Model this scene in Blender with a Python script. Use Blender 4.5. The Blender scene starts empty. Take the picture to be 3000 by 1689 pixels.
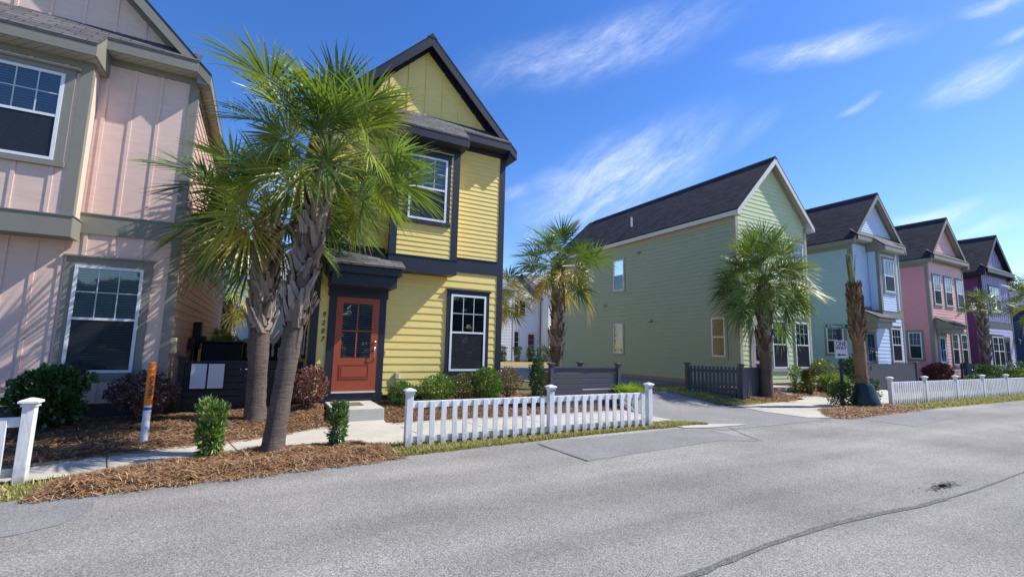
import bpy, math, random
from mathutils import Vector, Matrix, noise
R = math.radians
sc = bpy.context.scene
col = sc.collection

# ------------------------------------------------------------------ camera
cam_d = bpy.data.cameras.new('camera')
cam_d.sensor_width = 36.0
cam_d.lens = 1343.8 / 3000 * 36
cam_d.clip_end = 2000
cam = bpy.data.objects.new('camera', cam_d)
col.objects.link(cam)
YAW, PIT, ROL = .4972, .12585, .02292
fw = Vector((math.sin(YAW) * math.cos(PIT), math.cos(YAW) * math.cos(PIT), math.sin(PIT)))
rt = Vector((math.cos(YAW), -math.sin(YAW), 0))
up = rt.cross(fw)
r2 = rt * math.cos(ROL) + up * math.sin(ROL)
u2 = -rt * math.sin(ROL) + up * math.cos(ROL)
m = Matrix((r2, u2, -fw)).transposed().to_4x4()
m.translation = Vector((0, 0, 1.6))
cam.matrix_world = m
sc.camera = cam

# ------------------------------------------------------------------ sun, sky, exposure
SUN = Vector((3.4, -1.12, 3.85)).normalized()          # towards the sun
sd = bpy.data.lights.new('sun', 'SUN')
sd.energy = 5.0
sd.angle = R(0.53)
sd.color = (1.0, 0.955, 0.89)
so = bpy.data.objects.new('sun', sd)
so.rotation_euler = (-SUN).to_track_quat('-Z', 'Y').to_euler()
so.location = (20, -10, 30)
col.objects.link(so)

w = bpy.data.worlds.new('World')
sc.world = w
w.use_nodes = True
nt = w.node_tree
N = nt.nodes
L = nt.links
for n in list(N): N.remove(n)


def nd(nt, typ, **kw):
    n = nt.nodes.new(typ)
    for k, v in kw.items():
        if k.startswith('i_'):
            n.inputs[int(k[2:])].default_value = v
        else:
            setattr(n, k, v)
    return n


def mth(nt, op, a, b=None, c=None, clamp=False):
    n = nt.nodes.new('ShaderNodeMath')
    n.operation = op
    n.use_clamp = clamp
    for i, v in enumerate((a, b, c)):
        if v is None: continue
        if isinstance(v, (int, float)): n.inputs[i].default_value = v
        else: nt.links.new(v, n.inputs[i])
    return n.outputs[0]


sky = nd(nt, 'ShaderNodeTexSky', sky_type='NISHITA')
sky.sun_disc = False
sky.sun_elevation = math.asin(SUN.z)
sky.sun_rotation = math.atan2(SUN.x, SUN.y)
sky.altitude = 100
sky.air_density = 1.1
sky.dust_density = 0.25
sky.ozone_density = 3.0
hsv = nd(nt, 'ShaderNodeHueSaturation')
hsv.inputs['Hue'].default_value = 0.515
hsv.inputs['Saturation'].default_value = 1.31
hsv.inputs['Value'].default_value = 1.5
L.new(sky.outputs[0], hsv.inputs['Color'])
# thin high cloud, laid out on the sky by azimuth and elevation
tc = nd(nt, 'ShaderNodeTexCoord')
nrm = nd(nt, 'ShaderNodeVectorMath', operation='NORMALIZE')
L.new(tc.outputs['Generated'], nrm.inputs[0])
sx = nd(nt, 'ShaderNodeSeparateXYZ')
L.new(nrm.outputs[0], sx.inputs[0])
az = mth(nt, 'ARCTAN2', sx.outputs[0], sx.outputs[1])
el = mth(nt, 'ARCSINE', sx.outputs[2])
# (az0, el0, az1, el1, half width, strength) of each wisp
WISPS = [(0.3511, 0.5597, 1.0233, 0.6355, 0.06, 0.6), (0.4936, 0.2768, 0.9696, 0.4418, 0.085, 0.95), (0.9674, 0.5361, 1.2694, 0.5037, 0.026, 0.95), (1.3034, 0.5092, 1.4044, 0.4943, 0.0124, 0.8), (1.2481, 0.4031, 1.3915, 0.4322, 0.0258, 0.85), (1.1294, 0.4141, 1.2094, 0.428, 0.0084, 0.6), (1.1947, 0.2146, 1.3363, 0.2323, 0.019, 1.0), (1.2612, 0.1854, 1.3774, 0.2039, 0.0158, 0.7), (0.4696, 0.316, 0.5306, 0.3386, 0.0149, 0.6), (0.9548, 0.3886, 1.0487, 0.45, 0.0204, 0.3), (1.3301, 0.4582, 1.3913, 0.4635, 0.008, 0.5), (0.5228, 0.3456, 0.6602, 0.3722, 0.0275, 0.5)]
azel = nd(nt, 'ShaderNodeCombineXYZ')
L.new(az, azel.inputs[0]); L.new(el, azel.inputs[1])
wn = nd(nt, 'ShaderNodeTexNoise'); wn.inputs['Scale'].default_value = 7; wn.inputs['Detail'].default_value = 5
L.new(azel.outputs[0], wn.inputs['Vector'])
wsub = nd(nt, 'ShaderNodeVectorMath', operation='MULTIPLY_ADD')
L.new(wn.outputs['Color'], wsub.inputs[0]); wsub.inputs[1].default_value = (.05, .05, 0); wsub.inputs[2].default_value = (-.025, -.025, 0)
wadd = nd(nt, 'ShaderNodeVectorMath', operation='ADD')
L.new(azel.outputs[0], wadd.inputs[0]); L.new(wsub.outputs[0], wadd.inputs[1])
total = None
for i, (a0, e0, a1, e1, hw_, st) in enumerate(WISPS):
    ang = math.atan2(e1 - e0, a1 - a0)
    ln = math.hypot(a1 - a0, e1 - e0) / 2
    mp = nd(nt, 'ShaderNodeMapping', vector_type='TEXTURE')
    mp.inputs['Location'].default_value = ((a0 + a1) / 2, (e0 + e1) / 2, 0)
    mp.inputs['Rotation'].default_value = (0, 0, ang)
    mp.inputs['Scale'].default_value = (ln, hw_, 1)
    L.new(wadd.outputs[0], mp.inputs['Vector'])
    le = nd(nt, 'ShaderNodeVectorMath', operation='LENGTH')
    L.new(mp.outputs[0], le.inputs[0])
    mr = nd(nt, 'ShaderNodeMapRange', interpolation_type='SMOOTHSTEP')
    mr.inputs['From Min'].default_value = 1.25
    mr.inputs['From Max'].default_value = 0.0
    mr.inputs['To Max'].default_value = st
    L.new(le.outputs['Value'], mr.inputs['Value'])
    v = mr.outputs[0]
    # streaks along the wisp
    mp2 = nd(nt, 'ShaderNodeMapping', vector_type='TEXTURE')
    mp2.inputs['Rotation'].default_value = (0, 0, ang + .22)
    mp2.inputs['Scale'].default_value = (.22, .06, 1)
    mp2.inputs['Location'].default_value = (i * 1.7, 0, 0)
    L.new(wadd.outputs[0], mp2.inputs['Vector'])
    no = nd(nt, 'ShaderNodeTexNoise')
    no.inputs['Scale'].default_value = 1.6
    no.inputs['Detail'].default_value = 9
    no.inputs['Roughness'].default_value = .72
    L.new(mp2.outputs[0], no.inputs['Vector'])
    m2 = nd(nt, 'ShaderNodeMapRange', interpolation_type='SMOOTHSTEP')
    m2.inputs['From Min'].default_value = .2
    m2.inputs['From Max'].default_value = 1.0
    L.new(no.outputs['Fac'], m2.inputs['Value'])
    v = mth(nt, 'MULTIPLY', v, m2.outputs[0])
    total = v if total is None else mth(nt, 'ADD', total, v)
total = mth(nt, 'MINIMUM', total, .85)
mx = nd(nt, 'ShaderNodeMix', data_type='RGBA')
L.new(total, mx.inputs[0])
L.new(hsv.outputs[0], mx.inputs[6])
mx.inputs[7].default_value = (9.0, 9.6, 10.6, 1)
bg = nd(nt, 'ShaderNodeBackground')
bg.inputs[1].default_value = 0.1
L.new(mx.outputs[2], bg.inputs[0])
wo = nd(nt, 'ShaderNodeOutputWorld')
L.new(bg.outputs[0], wo.inputs[0])

sc.view_settings.view_transform = 'Standard'
sc.view_settings.look = 'None'
sc.view_settings.exposure = 0.42
sc.view_settings.gamma = 1.0
sc.render.resolution_x = 1024
sc.render.resolution_y = 576

# ------------------------------------------------------------------ materials
MATS = {}


def mat(name, c, rough=.6, var=.12, scale=6.0, bump=0.0, bscale=60.0, spec=.4, metal=0.0, dirt=0.0, c2=None, stretch=None):
    """painted or solid surface with cloudy colour variation and a fine bump"""
    if name in MATS: return MATS[name]
    M = bpy.data.materials.new(name)
    M.use_nodes = True
    t = M.node_tree
    b = t.nodes['Principled BSDF']
    b.inputs['Roughness'].default_value = rough
    b.inputs['Metallic'].default_value = metal
    b.inputs['Specular IOR Level'].default_value = spec
    tcn = nd(t, 'ShaderNodeTexCoord')
    vec = tcn.outputs['Object']
    if stretch:
        mp = nd(t, 'ShaderNodeMapping'); mp.inputs['Scale'].default_value = stretch
        t.links.new(vec, mp.inputs[0]); vec = mp.outputs[0]
    no = nd(t, 'ShaderNodeTexNoise')
    no.inputs['Scale'].default_value = scale
    no.inputs['Detail'].default_value = 6
    no.inputs['Roughness'].default_value = .72
    t.links.new(vec, no.inputs['Vector'])
    mr = nd(t, 'ShaderNodeMapRange')
    mr.inputs['From Min'].default_value = .3
    mr.inputs['From Max'].default_value = .7
    t.links.new(no.outputs['Fac'], mr.inputs['Value'])
    mx = nd(t, 'ShaderNodeMix', data_type='RGBA')
    c2 = c2 or tuple(x * (1 - var) for x in c)
    c1 = tuple(min(1, x * (1 + var * .5)) for x in c)
    mx.inputs[6].default_value = (*c2, 1)
    mx.inputs[7].default_value = (*c1, 1)
    t.links.new(mr.outputs[0], mx.inputs[0])
    t.links.new(mx.outputs[2], b.inputs['Base Color'])
    if bump:
        bn = nd(t, 'ShaderNodeTexNoise')
        bn.inputs['Scale'].default_value = bscale
        bn.inputs['Detail'].default_value = 4
        t.links.new(vec, bn.inputs['Vector'])
        bu = nd(t, 'ShaderNodeBump')
        bu.inputs['Strength'].default_value = bump
        bu.inputs['Distance'].default_value = .01
        t.links.new(bn.outputs['Fac'], bu.inputs['Height'])
        t.links.new(bu.outputs[0], b.inputs['Normal'])
    MATS[name] = M
    return M


def siding_mat(name, c, var=.11):
    return mat(name, c, rough=.55, var=var, scale=3.0, bump=.12, bscale=40, stretch=(1, 1, 6))


def glass_mat():
    if 'glass' in MATS: return MATS['glass']
    M = bpy.data.materials.new('window_glass'); M.use_nodes = True
    t = M.node_tree
    for n in list(t.nodes): t.nodes.remove(n)
    o = nd(t, 'ShaderNodeOutputMaterial')
    tr = nd(t, 'ShaderNodeBsdfTransparent'); tr.inputs[0].default_value = (.62, .7, .74, 1)
    gl = nd(t, 'ShaderNodeBsdfGlossy'); gl.inputs['Roughness'].default_value = .03
    gl.inputs['Color'].default_value = (.95, .97, 1, 1)
    tcn = nd(t, 'ShaderNodeTexCoord'); no = nd(t, 'ShaderNodeTexNoise'); no.inputs['Scale'].default_value = 2.2
    t.links.new(tcn.outputs['Object'], no.inputs['Vector'])
    bu = nd(t, 'ShaderNodeBump'); bu.inputs['Strength'].default_value = .12; bu.inputs['Distance'].default_value = .02
    t.links.new(no.outputs['Fac'], bu.inputs['Height']); t.links.new(bu.outputs[0], gl.inputs['Normal'])
    fr = nd(t, 'ShaderNodeFresnel'); fr.inputs[0].default_value = 1.6
    f2 = mth(t, 'ADD', fr.outputs[0], .07, clamp=True)
    mi = nd(t, 'ShaderNodeMixShader')
    t.links.new(f2, mi.inputs[0]); t.links.new(tr.outputs[0], mi.inputs[1]); t.links.new(gl.outputs[0], mi.inputs[2])
    t.links.new(mi.outputs[0], o.inputs[0])
    MATS['glass'] = M
    return M


def screen_mat():
    if 'screen' in MATS: return MATS['screen']
    M = bpy.data.materials.new('insect_screen'); M.use_nodes = True
    t = M.node_tree
    for n in list(t.nodes): t.nodes.remove(n)
    o = nd(t, 'ShaderNodeOutputMaterial')
    tr = nd(t, 'ShaderNodeBsdfTransparent'); tr.inputs[0].default_value = (1, 1, 1, 1)
    df = nd(t, 'ShaderNodeBsdfDiffuse'); df.inputs[0].default_value = (.04, .044, .053, 1)
    mi = nd(t, 'ShaderNodeMixShader'); mi.inputs[0].default_value = .62
    t.links.new(tr.outputs[0], mi.inputs[1]); t.links.new(df.outputs[0], mi.inputs[2])
    t.links.new(mi.outputs[0], o.inputs[0])
    MATS['screen'] = M
    return M


def shingle_mat(name, c1, c2, mort):
    if name in MATS: return MATS[name]
    M = bpy.data.materials.new(name); M.use_nodes = True
    t = M.node_tree; b = t.nodes['Principled BSDF']
    b.inputs['Roughness'].default_value = .88
    b.inputs['Specular IOR Level'].default_value = .2
    uv = nd(t, 'ShaderNodeUVMap'); uv.uv_map = 'UVMap'
    br = nd(t, 'ShaderNodeTexBrick')
    br.inputs['Scale'].default_value = 1
    br.inputs['Brick Width'].default_value = .33
    br.inputs['Row Height'].default_value = .143
    br.inputs['Mortar Size'].default_value = .008
    br.inputs['Mortar Smooth'].default_value = .1
    br.inputs['Color1'].default_value = (*c1, 1)
    br.inputs['Color2'].default_value = (*c2, 1)
    br.inputs['Mortar'].default_value = (*mort, 1)
    br.offset = .4
    t.links.new(uv.outputs[0], br.inputs['Vector'])
    no = nd(t, 'ShaderNodeTexNoise'); no.inputs['Scale'].default_value = 90; no.inputs['Detail'].default_value = 3
    t.links.new(uv.outputs[0], no.inputs['Vector'])
    mr = nd(t, 'ShaderNodeMapRange'); mr.inputs['From Min'].default_value = .3; mr.inputs['From Max'].default_value = .7
    mr.inputs['To Min'].default_value = .6; mr.inputs['To Max'].default_value = 1.35
    t.links.new(no.outputs['Fac'], mr.inputs['Value'])
    mu = nd(t, 'ShaderNodeMix', data_type='RGBA', blend_type='MULTIPLY'); mu.inputs[0].default_value = 1
    t.links.new(br.outputs['Color'], mu.inputs[6]); t.links.new(mr.outputs[0], mu.inputs[7])
    t.links.new(mu.outputs[2], b.inputs['Base Color'])
    # saw-tooth height: each course laps the one below
    sp = nd(t, 'ShaderNodeSeparateXYZ'); t.links.new(uv.outputs[0], sp.inputs[0])
    md = mth(t, 'DIVIDE', sp.outputs[1], .143)
    frc = mth(t, 'FRACT', md)
    inv = mth(t, 'SUBTRACT', 1.0, frc)
    mo = mth(t, 'MULTIPLY', br.outputs['Fac'], -.35)
    h = mth(t, 'ADD', inv, mo)
    h = mth(t, 'ADD', h, mth(t, 'MULTIPLY', no.outputs['Fac'], .25))
    bu = nd(t, 'ShaderNodeBump'); bu.inputs['Strength'].default_value = .9; bu.inputs['Distance'].default_value = .012
    t.links.new(h, bu.inputs['Height']); t.links.new(bu.outputs[0], b.inputs['Normal'])
    MATS[name] = M
    return M


def leaf_mat(name, rough=.4, trans=.28, spec=.5, gain=1.0):
    """leaf colour comes from the 'tint' attribute (a colour per leaf)"""
    if name in MATS: return MATS[name]
    M = bpy.data.materials.new(name); M.use_nodes = True
    t = M.node_tree; b = t.nodes['Principled BSDF']; o = t.nodes['Material Output']
    b.inputs['Roughness'].default_value = rough
    b.inputs['Specular IOR Level'].default_value = spec
    at = nd(t, 'ShaderNodeAttribute'); at.attribute_name = 'tint'
    t.links.new(at.outputs['Color'], b.inputs['Base Color'])
    tl = nd(t, 'ShaderNodeBsdfTranslucent')
    mu = nd(t, 'ShaderNodeMix', data_type='RGBA', blend_type='MULTIPLY'); mu.inputs[0].default_value = 1
    t.links.new(at.outputs['Color'], mu.inputs[6]); mu.inputs[7].default_value = (1.6, 1.7, .7, 1)
    t.links.new(mu.outputs[2], tl.inputs[0])
    mi = nd(t, 'ShaderNodeMixShader'); mi.inputs[0].default_value = trans
    t.links.new(b.outputs[0], mi.inputs[1]); t.links.new(tl.outputs[0], mi.inputs[2])
    t.links.new(mi.outputs[0], o.inputs[0])
    MATS[name] = M
    return M


def ground_mat(name, c1, c2, scale=4, fine=60, bump=.5, rough=.95, fvar=.35, dist=.02, speck=None, coords='Object', lanes=False):
    if name in MATS: return MATS[name]
    M = bpy.data.materials.new(name); M.use_nodes = True
    t = M.node_tree; b = t.nodes['Principled BSDF']
    b.inputs['Roughness'].default_value = rough
    b.inputs['Specular IOR Level'].default_value = .25
    tcn = nd(t, 'ShaderNodeTexCoord')
    n1 = nd(t, 'ShaderNodeTexNoise'); n1.inputs['Scale'].default_value = scale; n1.inputs['Detail'].default_value = 6; n1.inputs['Roughness'].default_value = .65
    n2 = nd(t, 'ShaderNodeTexNoise'); n2.inputs['Scale'].default_value = fine; n2.inputs['Detail'].default_value = 3; n2.inputs['Roughness'].default_value = .7
    t.links.new(tcn.outputs[coords], n1.inputs['Vector']); t.links.new(tcn.outputs[coords], n2.inputs['Vector'])
    mr = nd(t, 'ShaderNodeMapRange'); mr.inputs['From Min'].default_value = .32; mr.inputs['From Max'].default_value = .68
    t.links.new(n1.outputs['Fac'], mr.inputs['Value'])
    mx = nd(t, 'ShaderNodeMix', data_type='RGBA'); mx.inputs[6].default_value = (*c1, 1); mx.inputs[7].default_value = (*c2, 1)
    t.links.new(mr.outputs[0], mx.inputs[0])
    m2 = nd(t, 'ShaderNodeMapRange'); m2.inputs['From Min'].default_value = .3; m2.inputs['From Max'].default_value = .7
    m2.inputs['To Min'].default_value = 1 - fvar; m2.inputs['To Max'].default_value = 1 + fvar
    t.links.new(n2.outputs['Fac'], m2.inputs['Value'])
    mu = nd(t, 'ShaderNodeMix', data_type='RGBA', blend_type='MULTIPLY'); mu.inputs[0].default_value = 1
    t.links.new(mx.outputs[2], mu.inputs[6]); t.links.new(m2.outputs[0], mu.inputs[7])
    out = mu.outputs[2]
    if speck:
        vo = nd(t, 'ShaderNodeTexVoronoi'); vo.inputs['Scale'].default_value = speck[0]
        t.links.new(tcn.outputs[coords], vo.inputs['Vector'])
        ss = nd(t, 'ShaderNodeSeparateColor'); t.links.new(vo.outputs['Color'], ss.inputs[0])
        cr = nd(t, 'ShaderNodeMapRange'); cr.inputs['From Min'].default_value = 0; cr.inputs['From Max'].default_value = 1
        cr.inputs['To Min'].default_value = 1 - speck[1]; cr.inputs['To Max'].default_value = 1 + speck[1]
        t.links.new(ss.outputs[0], cr.inputs['Value'])
        m3 = nd(t, 'ShaderNodeMix', data_type='RGBA', blend_type='MULTIPLY'); m3.inputs[0].default_value = 1
        t.links.new(out, m3.inputs[6]); t.links.new(cr.outputs[0], m3.inputs[7])
        out = m3.outputs[2]
    if lanes:
        # wear drawn out along the direction of travel, and broad worn patches
        for (sx_, sy_, sc_, lo_, hi_) in ((.05, 1.3, 1.0, .84, 1.1), (.3, .55, .8, .80, 1.12)):
            mp = nd(t, 'ShaderNodeMapping'); mp.inputs['Scale'].default_value = (sx_, sy_, 1); t.links.new(tcn.outputs[coords], mp.inputs[0])
            ln_ = nd(t, 'ShaderNodeTexNoise'); ln_.inputs['Scale'].default_value = sc_; ln_.inputs['Detail'].default_value = 5; t.links.new(mp.outputs[0], ln_.inputs['Vector'])
            lm_ = nd(t, 'ShaderNodeMapRange'); lm_.inputs['From Min'].default_value = .35; lm_.inputs['From Max'].default_value = .65; lm_.inputs['To Min'].default_value = lo_; lm_.inputs['To Max'].default_value = hi_
            t.links.new(ln_.outputs['Fac'], lm_.inputs['Value'])
            m4 = nd(t, 'ShaderNodeMix', data_type='RGBA', blend_type='MULTIPLY'); m4.inputs[0].default_value = 1
            t.links.new(out, m4.inputs[6]); t.links.new(lm_.outputs[0], m4.inputs[7]); out = m4.outputs[2]
    t.links.new(out, b.inputs['Base Color'])
    bu = nd(t, 'ShaderNodeBump'); bu.inputs['Strength'].default_value = bump; bu.inputs['Distance'].default_value = dist
    t.links.new(n2.outputs['Fac'], bu.inputs['Height']); t.links.new(bu.outputs[0], b.inputs['Normal'])
    MATS[name] = M
    return M


# ------------------------------------------------------------------ mesh helpers
Z = Vector((0, 0, 1))


def origin_of(o):
    v = Vector((0, 0, 0))
    while o:
        v = v + o.location; o = o.parent
    return v


def setp(o, label=None, cat=None, group=None, kind=None):
    if label: o['label'] = label
    if cat: o['category'] = cat
    if group: o['group'] = group
    if kind: o['kind'] = kind
    return o


def thing(name, loc, label, cat, group=None):
    o = bpy.data.objects.new(name, None)
    o.empty_display_size = .2
    col.objects.link(o)
    o.location = loc
    return setp(o, label, cat, group)


class MB:
    def __init__(s):
        s.v = []; s.f = []; s.uv = []; s.c = []; s.has_uv = False; s.has_c = False

    def face(s, pts, uv=None, c=None):
        i = len(s.v)
        s.v += [tuple(p) for p in pts]
        s.f.append(tuple(range(i, i + len(pts))))
        s.uv.append(uv); s.c.append(c)
        if uv: s.has_uv = True
        if c: s.has_c = True

    def mesh(s, vs, fs, c=None):
        i = len(s.v)
        s.v += [tuple(p) for p in vs]
        for f in fs:
            s.f.append(tuple(i + k for k in f)); s.uv.append(None); s.c.append(c)
        if c: s.has_c = True

    def box(s, x0, x1, y0, y1, z0, z1):
        s.mesh([(x0, y0, z0), (x1, y0, z0), (x1, y1, z0), (x0, y1, z0), (x0, y0, z1), (x1, y0, z1), (x1, y1, z1), (x0, y1, z1)],
               [(0, 3, 2, 1), (4, 5, 6, 7), (0, 1, 5, 4), (1, 2, 6, 5), (2, 3, 7, 6), (3, 0, 4, 7)])
        return s

    def fbox(s, F, a0, a1, z0, z1, d0, d1):
        """box in a wall frame F=(O,u,n): a along the wall, z up, d outward"""
        O, u, n = F
        P = lambda a, z, d: O + u * a + n * d + Z * z
        v = [P(a0, z0, d0), P(a1, z0, d0), P(a1, z0, d1), P(a0, z0, d1), P(a0, z1, d0), P(a1, z1, d0), P(a1, z1, d1), P(a0, z1, d1)]
        s.mesh(v, [(0, 3, 2, 1), (4, 5, 6, 7), (0, 1, 5, 4), (1, 2, 6, 5), (2, 3, 7, 6), (3, 0, 4, 7)])
        return s

    def fquad(s, F, a0, a1, z0, z1, d):
        O, u, n = F
        s.face([O + u * a0 + n * d + Z * z0, O + u * a1 + n * d + Z * z0, O + u * a1 + n * d + Z * z1, O + u * a0 + n * d + Z * z1])
        return s

    def fprism(s, F, poly, d0, d1):
        """polygon (a,z) list extruded from d0 to d1 in frame F"""
        O, u, n = F
        k = len(poly)
        v = [O + u * a + n * d0 + Z * z for a, z in poly] + [O + u * a + n * d1 + Z * z for a, z in poly]
        fs = [tuple(range(k)), tuple(range(2 * k - 1, k - 1, -1))] + [(i, (i + 1) % k, k + (i + 1) % k, k + i) for i in range(k)]
        s.mesh(v, fs)
        return s

    def hexa(s, p):
        s.mesh(p, [(0, 3, 2, 1), (4, 5, 6, 7), (0, 1, 5, 4), (1, 2, 6, 5), (2, 3, 7, 6), (3, 0, 4, 7)])
        return s

    def tube(s, pts, rad, n=8, cap=True, c=None, squash=None):
        pts = [Vector(p) for p in pts]
        vs = []
        for i, p in enumerate(pts):
            d = (pts[min(i + 1, len(pts) - 1)] - pts[max(i - 1, 0)]).normalized()
            a = d.orthogonal().normalized() if abs(d.z) < .9 else (Vector((1, 0, 0)) - d * d.x).normalized()
            b = d.cross(a)
            r = rad[i] if isinstance(rad, (list, tuple)) else rad
            for k in range(n):
                t = 2 * math.pi * k / n
                vs.append(p + a * math.cos(t) * r + b * math.sin(t) * r)
        fs = []
        for i in range(len(pts) - 1):
            for k in range(n):
                fs.append((i * n + k, i * n + (k + 1) % n, (i + 1) * n + (k + 1) % n, (i + 1) * n + k))
        if cap:
            fs.append(tuple(range(n - 1, -1, -1)))
            fs.append(tuple((len(pts) - 1) * n + k for k in range(n)))
        s.mesh(vs, fs, c)
        return s

    def lathe(s, cx, cy, prof, n=16, sq=False):
        """(r,z) profile about a vertical axis; sq gives a square section"""
        n = 4 if sq else n
        off = math.pi / 4 if sq else 0
        k = math.sqrt(2) if sq else 1
        vs = [(cx + r * k * math.cos(2 * math.pi * j / n + off), cy + r * k * math.sin(2 * math.pi * j / n + off), z) for r, z in prof for j in range(n)]
        fs = [(i * n + j, i * n + (j + 1) % n, (i + 1) * n + (j + 1) % n, (i + 1) * n + j) for i in range(len(prof) - 1) for j in range(n)]
        fs.append(tuple(range(n - 1, -1, -1))); fs.append(tuple((len(prof) - 1) * n + j for j in range(n)))
        s.mesh(vs, fs)
        return s

    def build(s, name, material, parent=None, loc=None, smooth=False, bevel=0, kind=None):
        o_ = origin_of(parent) if parent else Vector((0, 0, 0))
        if loc is not None: o_ = o_ + Vector(loc)
        me = bpy.data.meshes.new(name)
        me.from_pydata([(x - o_.x, y - o_.y, z - o_.z) for x, y, z in s.v], [], s.f)
        me.materials.append(material)
        if s.has_uv:
            ul = me.uv_layers.new(name='UVMap')
            li = 0
            for f, u in zip(s.f, s.uv):
                for k in range(len(f)):
                    if u: ul.data[li].uv = u[k]
                    li += 1
        if s.has_c:
            ca = me.color_attributes.new('tint', 'FLOAT_COLOR', 'CORNER')
            buf = []
            for f, c in zip(s.f, s.c):
                c = c or (.5, .5, .5)
                for k in range(len(f)): buf += [c[0], c[1], c[2], 1.0]
            ca.data.foreach_set('color', buf)
        if smooth:
            me.polygons.foreach_set('use_smooth', [True] * len(me.polygons))
        me.update()
        ob = bpy.data.objects.new(name, me)
        col.objects.link(ob)
        if parent: ob.parent = parent
        if loc is not None: ob.location = loc
        if bevel:
            bm_ = ob.modifiers.new('bevel', 'BEVEL'); bm_.width = bevel; bm_.segments = 2; bm_.limit_method = 'ANGLE'
        if kind: ob['kind'] = kind
        return ob


def text_obj(name, s, size, material, parent, origin, u, v, depth=.002, shear=0, align='CENTER', sx=1.0, bold=0.0):
    """lettering as a thin mesh; u = reading direction, v = up"""
    cu = bpy.data.curves.new('lettering', 'FONT')
    cu.body = s; cu.size = size; cu.extrude = depth; cu.align_x = align; cu.align_y = 'CENTER'; cu.shear = shear; cu.offset = bold
    cu.space_line = .82
    t = bpy.data.objects.new('lettering', cu)
    col.objects.link(t)
    bpy.context.view_layer.update()
    me = bpy.data.meshes.new_from_object(t.evaluated_get(bpy.context.evaluated_depsgraph_get()))
    bpy.data.objects.remove(t)
    n = u.cross(v)
    o_ = origin_of(parent) if parent else Vector((0, 0, 0))
    for p in me.vertices:
        q = p.co.copy()
        p.co = Vector(origin) + u * q.x * sx + v * q.y + n * q.z - o_
    me.materials.clear(); me.materials.append(material)
    ob = bpy.data.objects.new(name, me); col.objects.link(ob)
    ob.parent = parent
    return ob


def frame_front(xc, y): return (Vector((xc, y, 0)), Vector((1, 0, 0)), Vector((0, -1, 0)))
def frame_left(x): return (Vector((x, 0, 0)), Vector((0, 1, 0)), Vector((-1, 0, 0)))      # a = world y
def frame_right(x): return (Vector((x, 0, 0)), Vector((0, 1, 0)), Vector((1, 0, 0)))


def siding(mb, F, a0, a1, z0, z1, e, clip=None, t=.017, rnd=None):
    O, u, n = F
    z = z0
    P = lambda a, zz, d: O + u * a + n * d + Z * zz
    while z < z1 - .004:
        zt = min(z + e, z1)
        b0, b1 = clip(z) if clip else (a0, a1)
        t0, t1 = clip(zt) if clip else (a0, a1)
        if b1 - b0 > .02:
            if t1 - t0 < .005: t0 = t1 = (t0 + t1) / 2
            mb.face([P(b0, z, t), P(b1, z, t), P(t1, zt, .002), P(t0, zt, .002)])
            mb.face([P(b0, z, .002), P(b1, z, .002), P(b1, z, t), P(b0, z, t)])
        z = zt
    return mb


def battens(mb, F, xs, z0, z1, w_=.055, clip=None):
    for x in xs:
        zt = z1(x) if callable(z1) else z1
        if zt > z0 + .03: mb.fbox(F, x - w_ / 2, x + w_ / 2, z0, zt, .001, .02)
    return mb


WHITE = mat('white_vinyl', (.74, .76, .78), rough=.4, var=.05)
BLIND = mat('blind_slat', (.27, .29, .33), rough=.5, var=.06)
DARK = mat('dark_interior', (.012, .013, .016), rough=.8, var=.2)
MUNT = mat('muntin_grey', (.5, .58, .58), rough=.45, var=.05)


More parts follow.
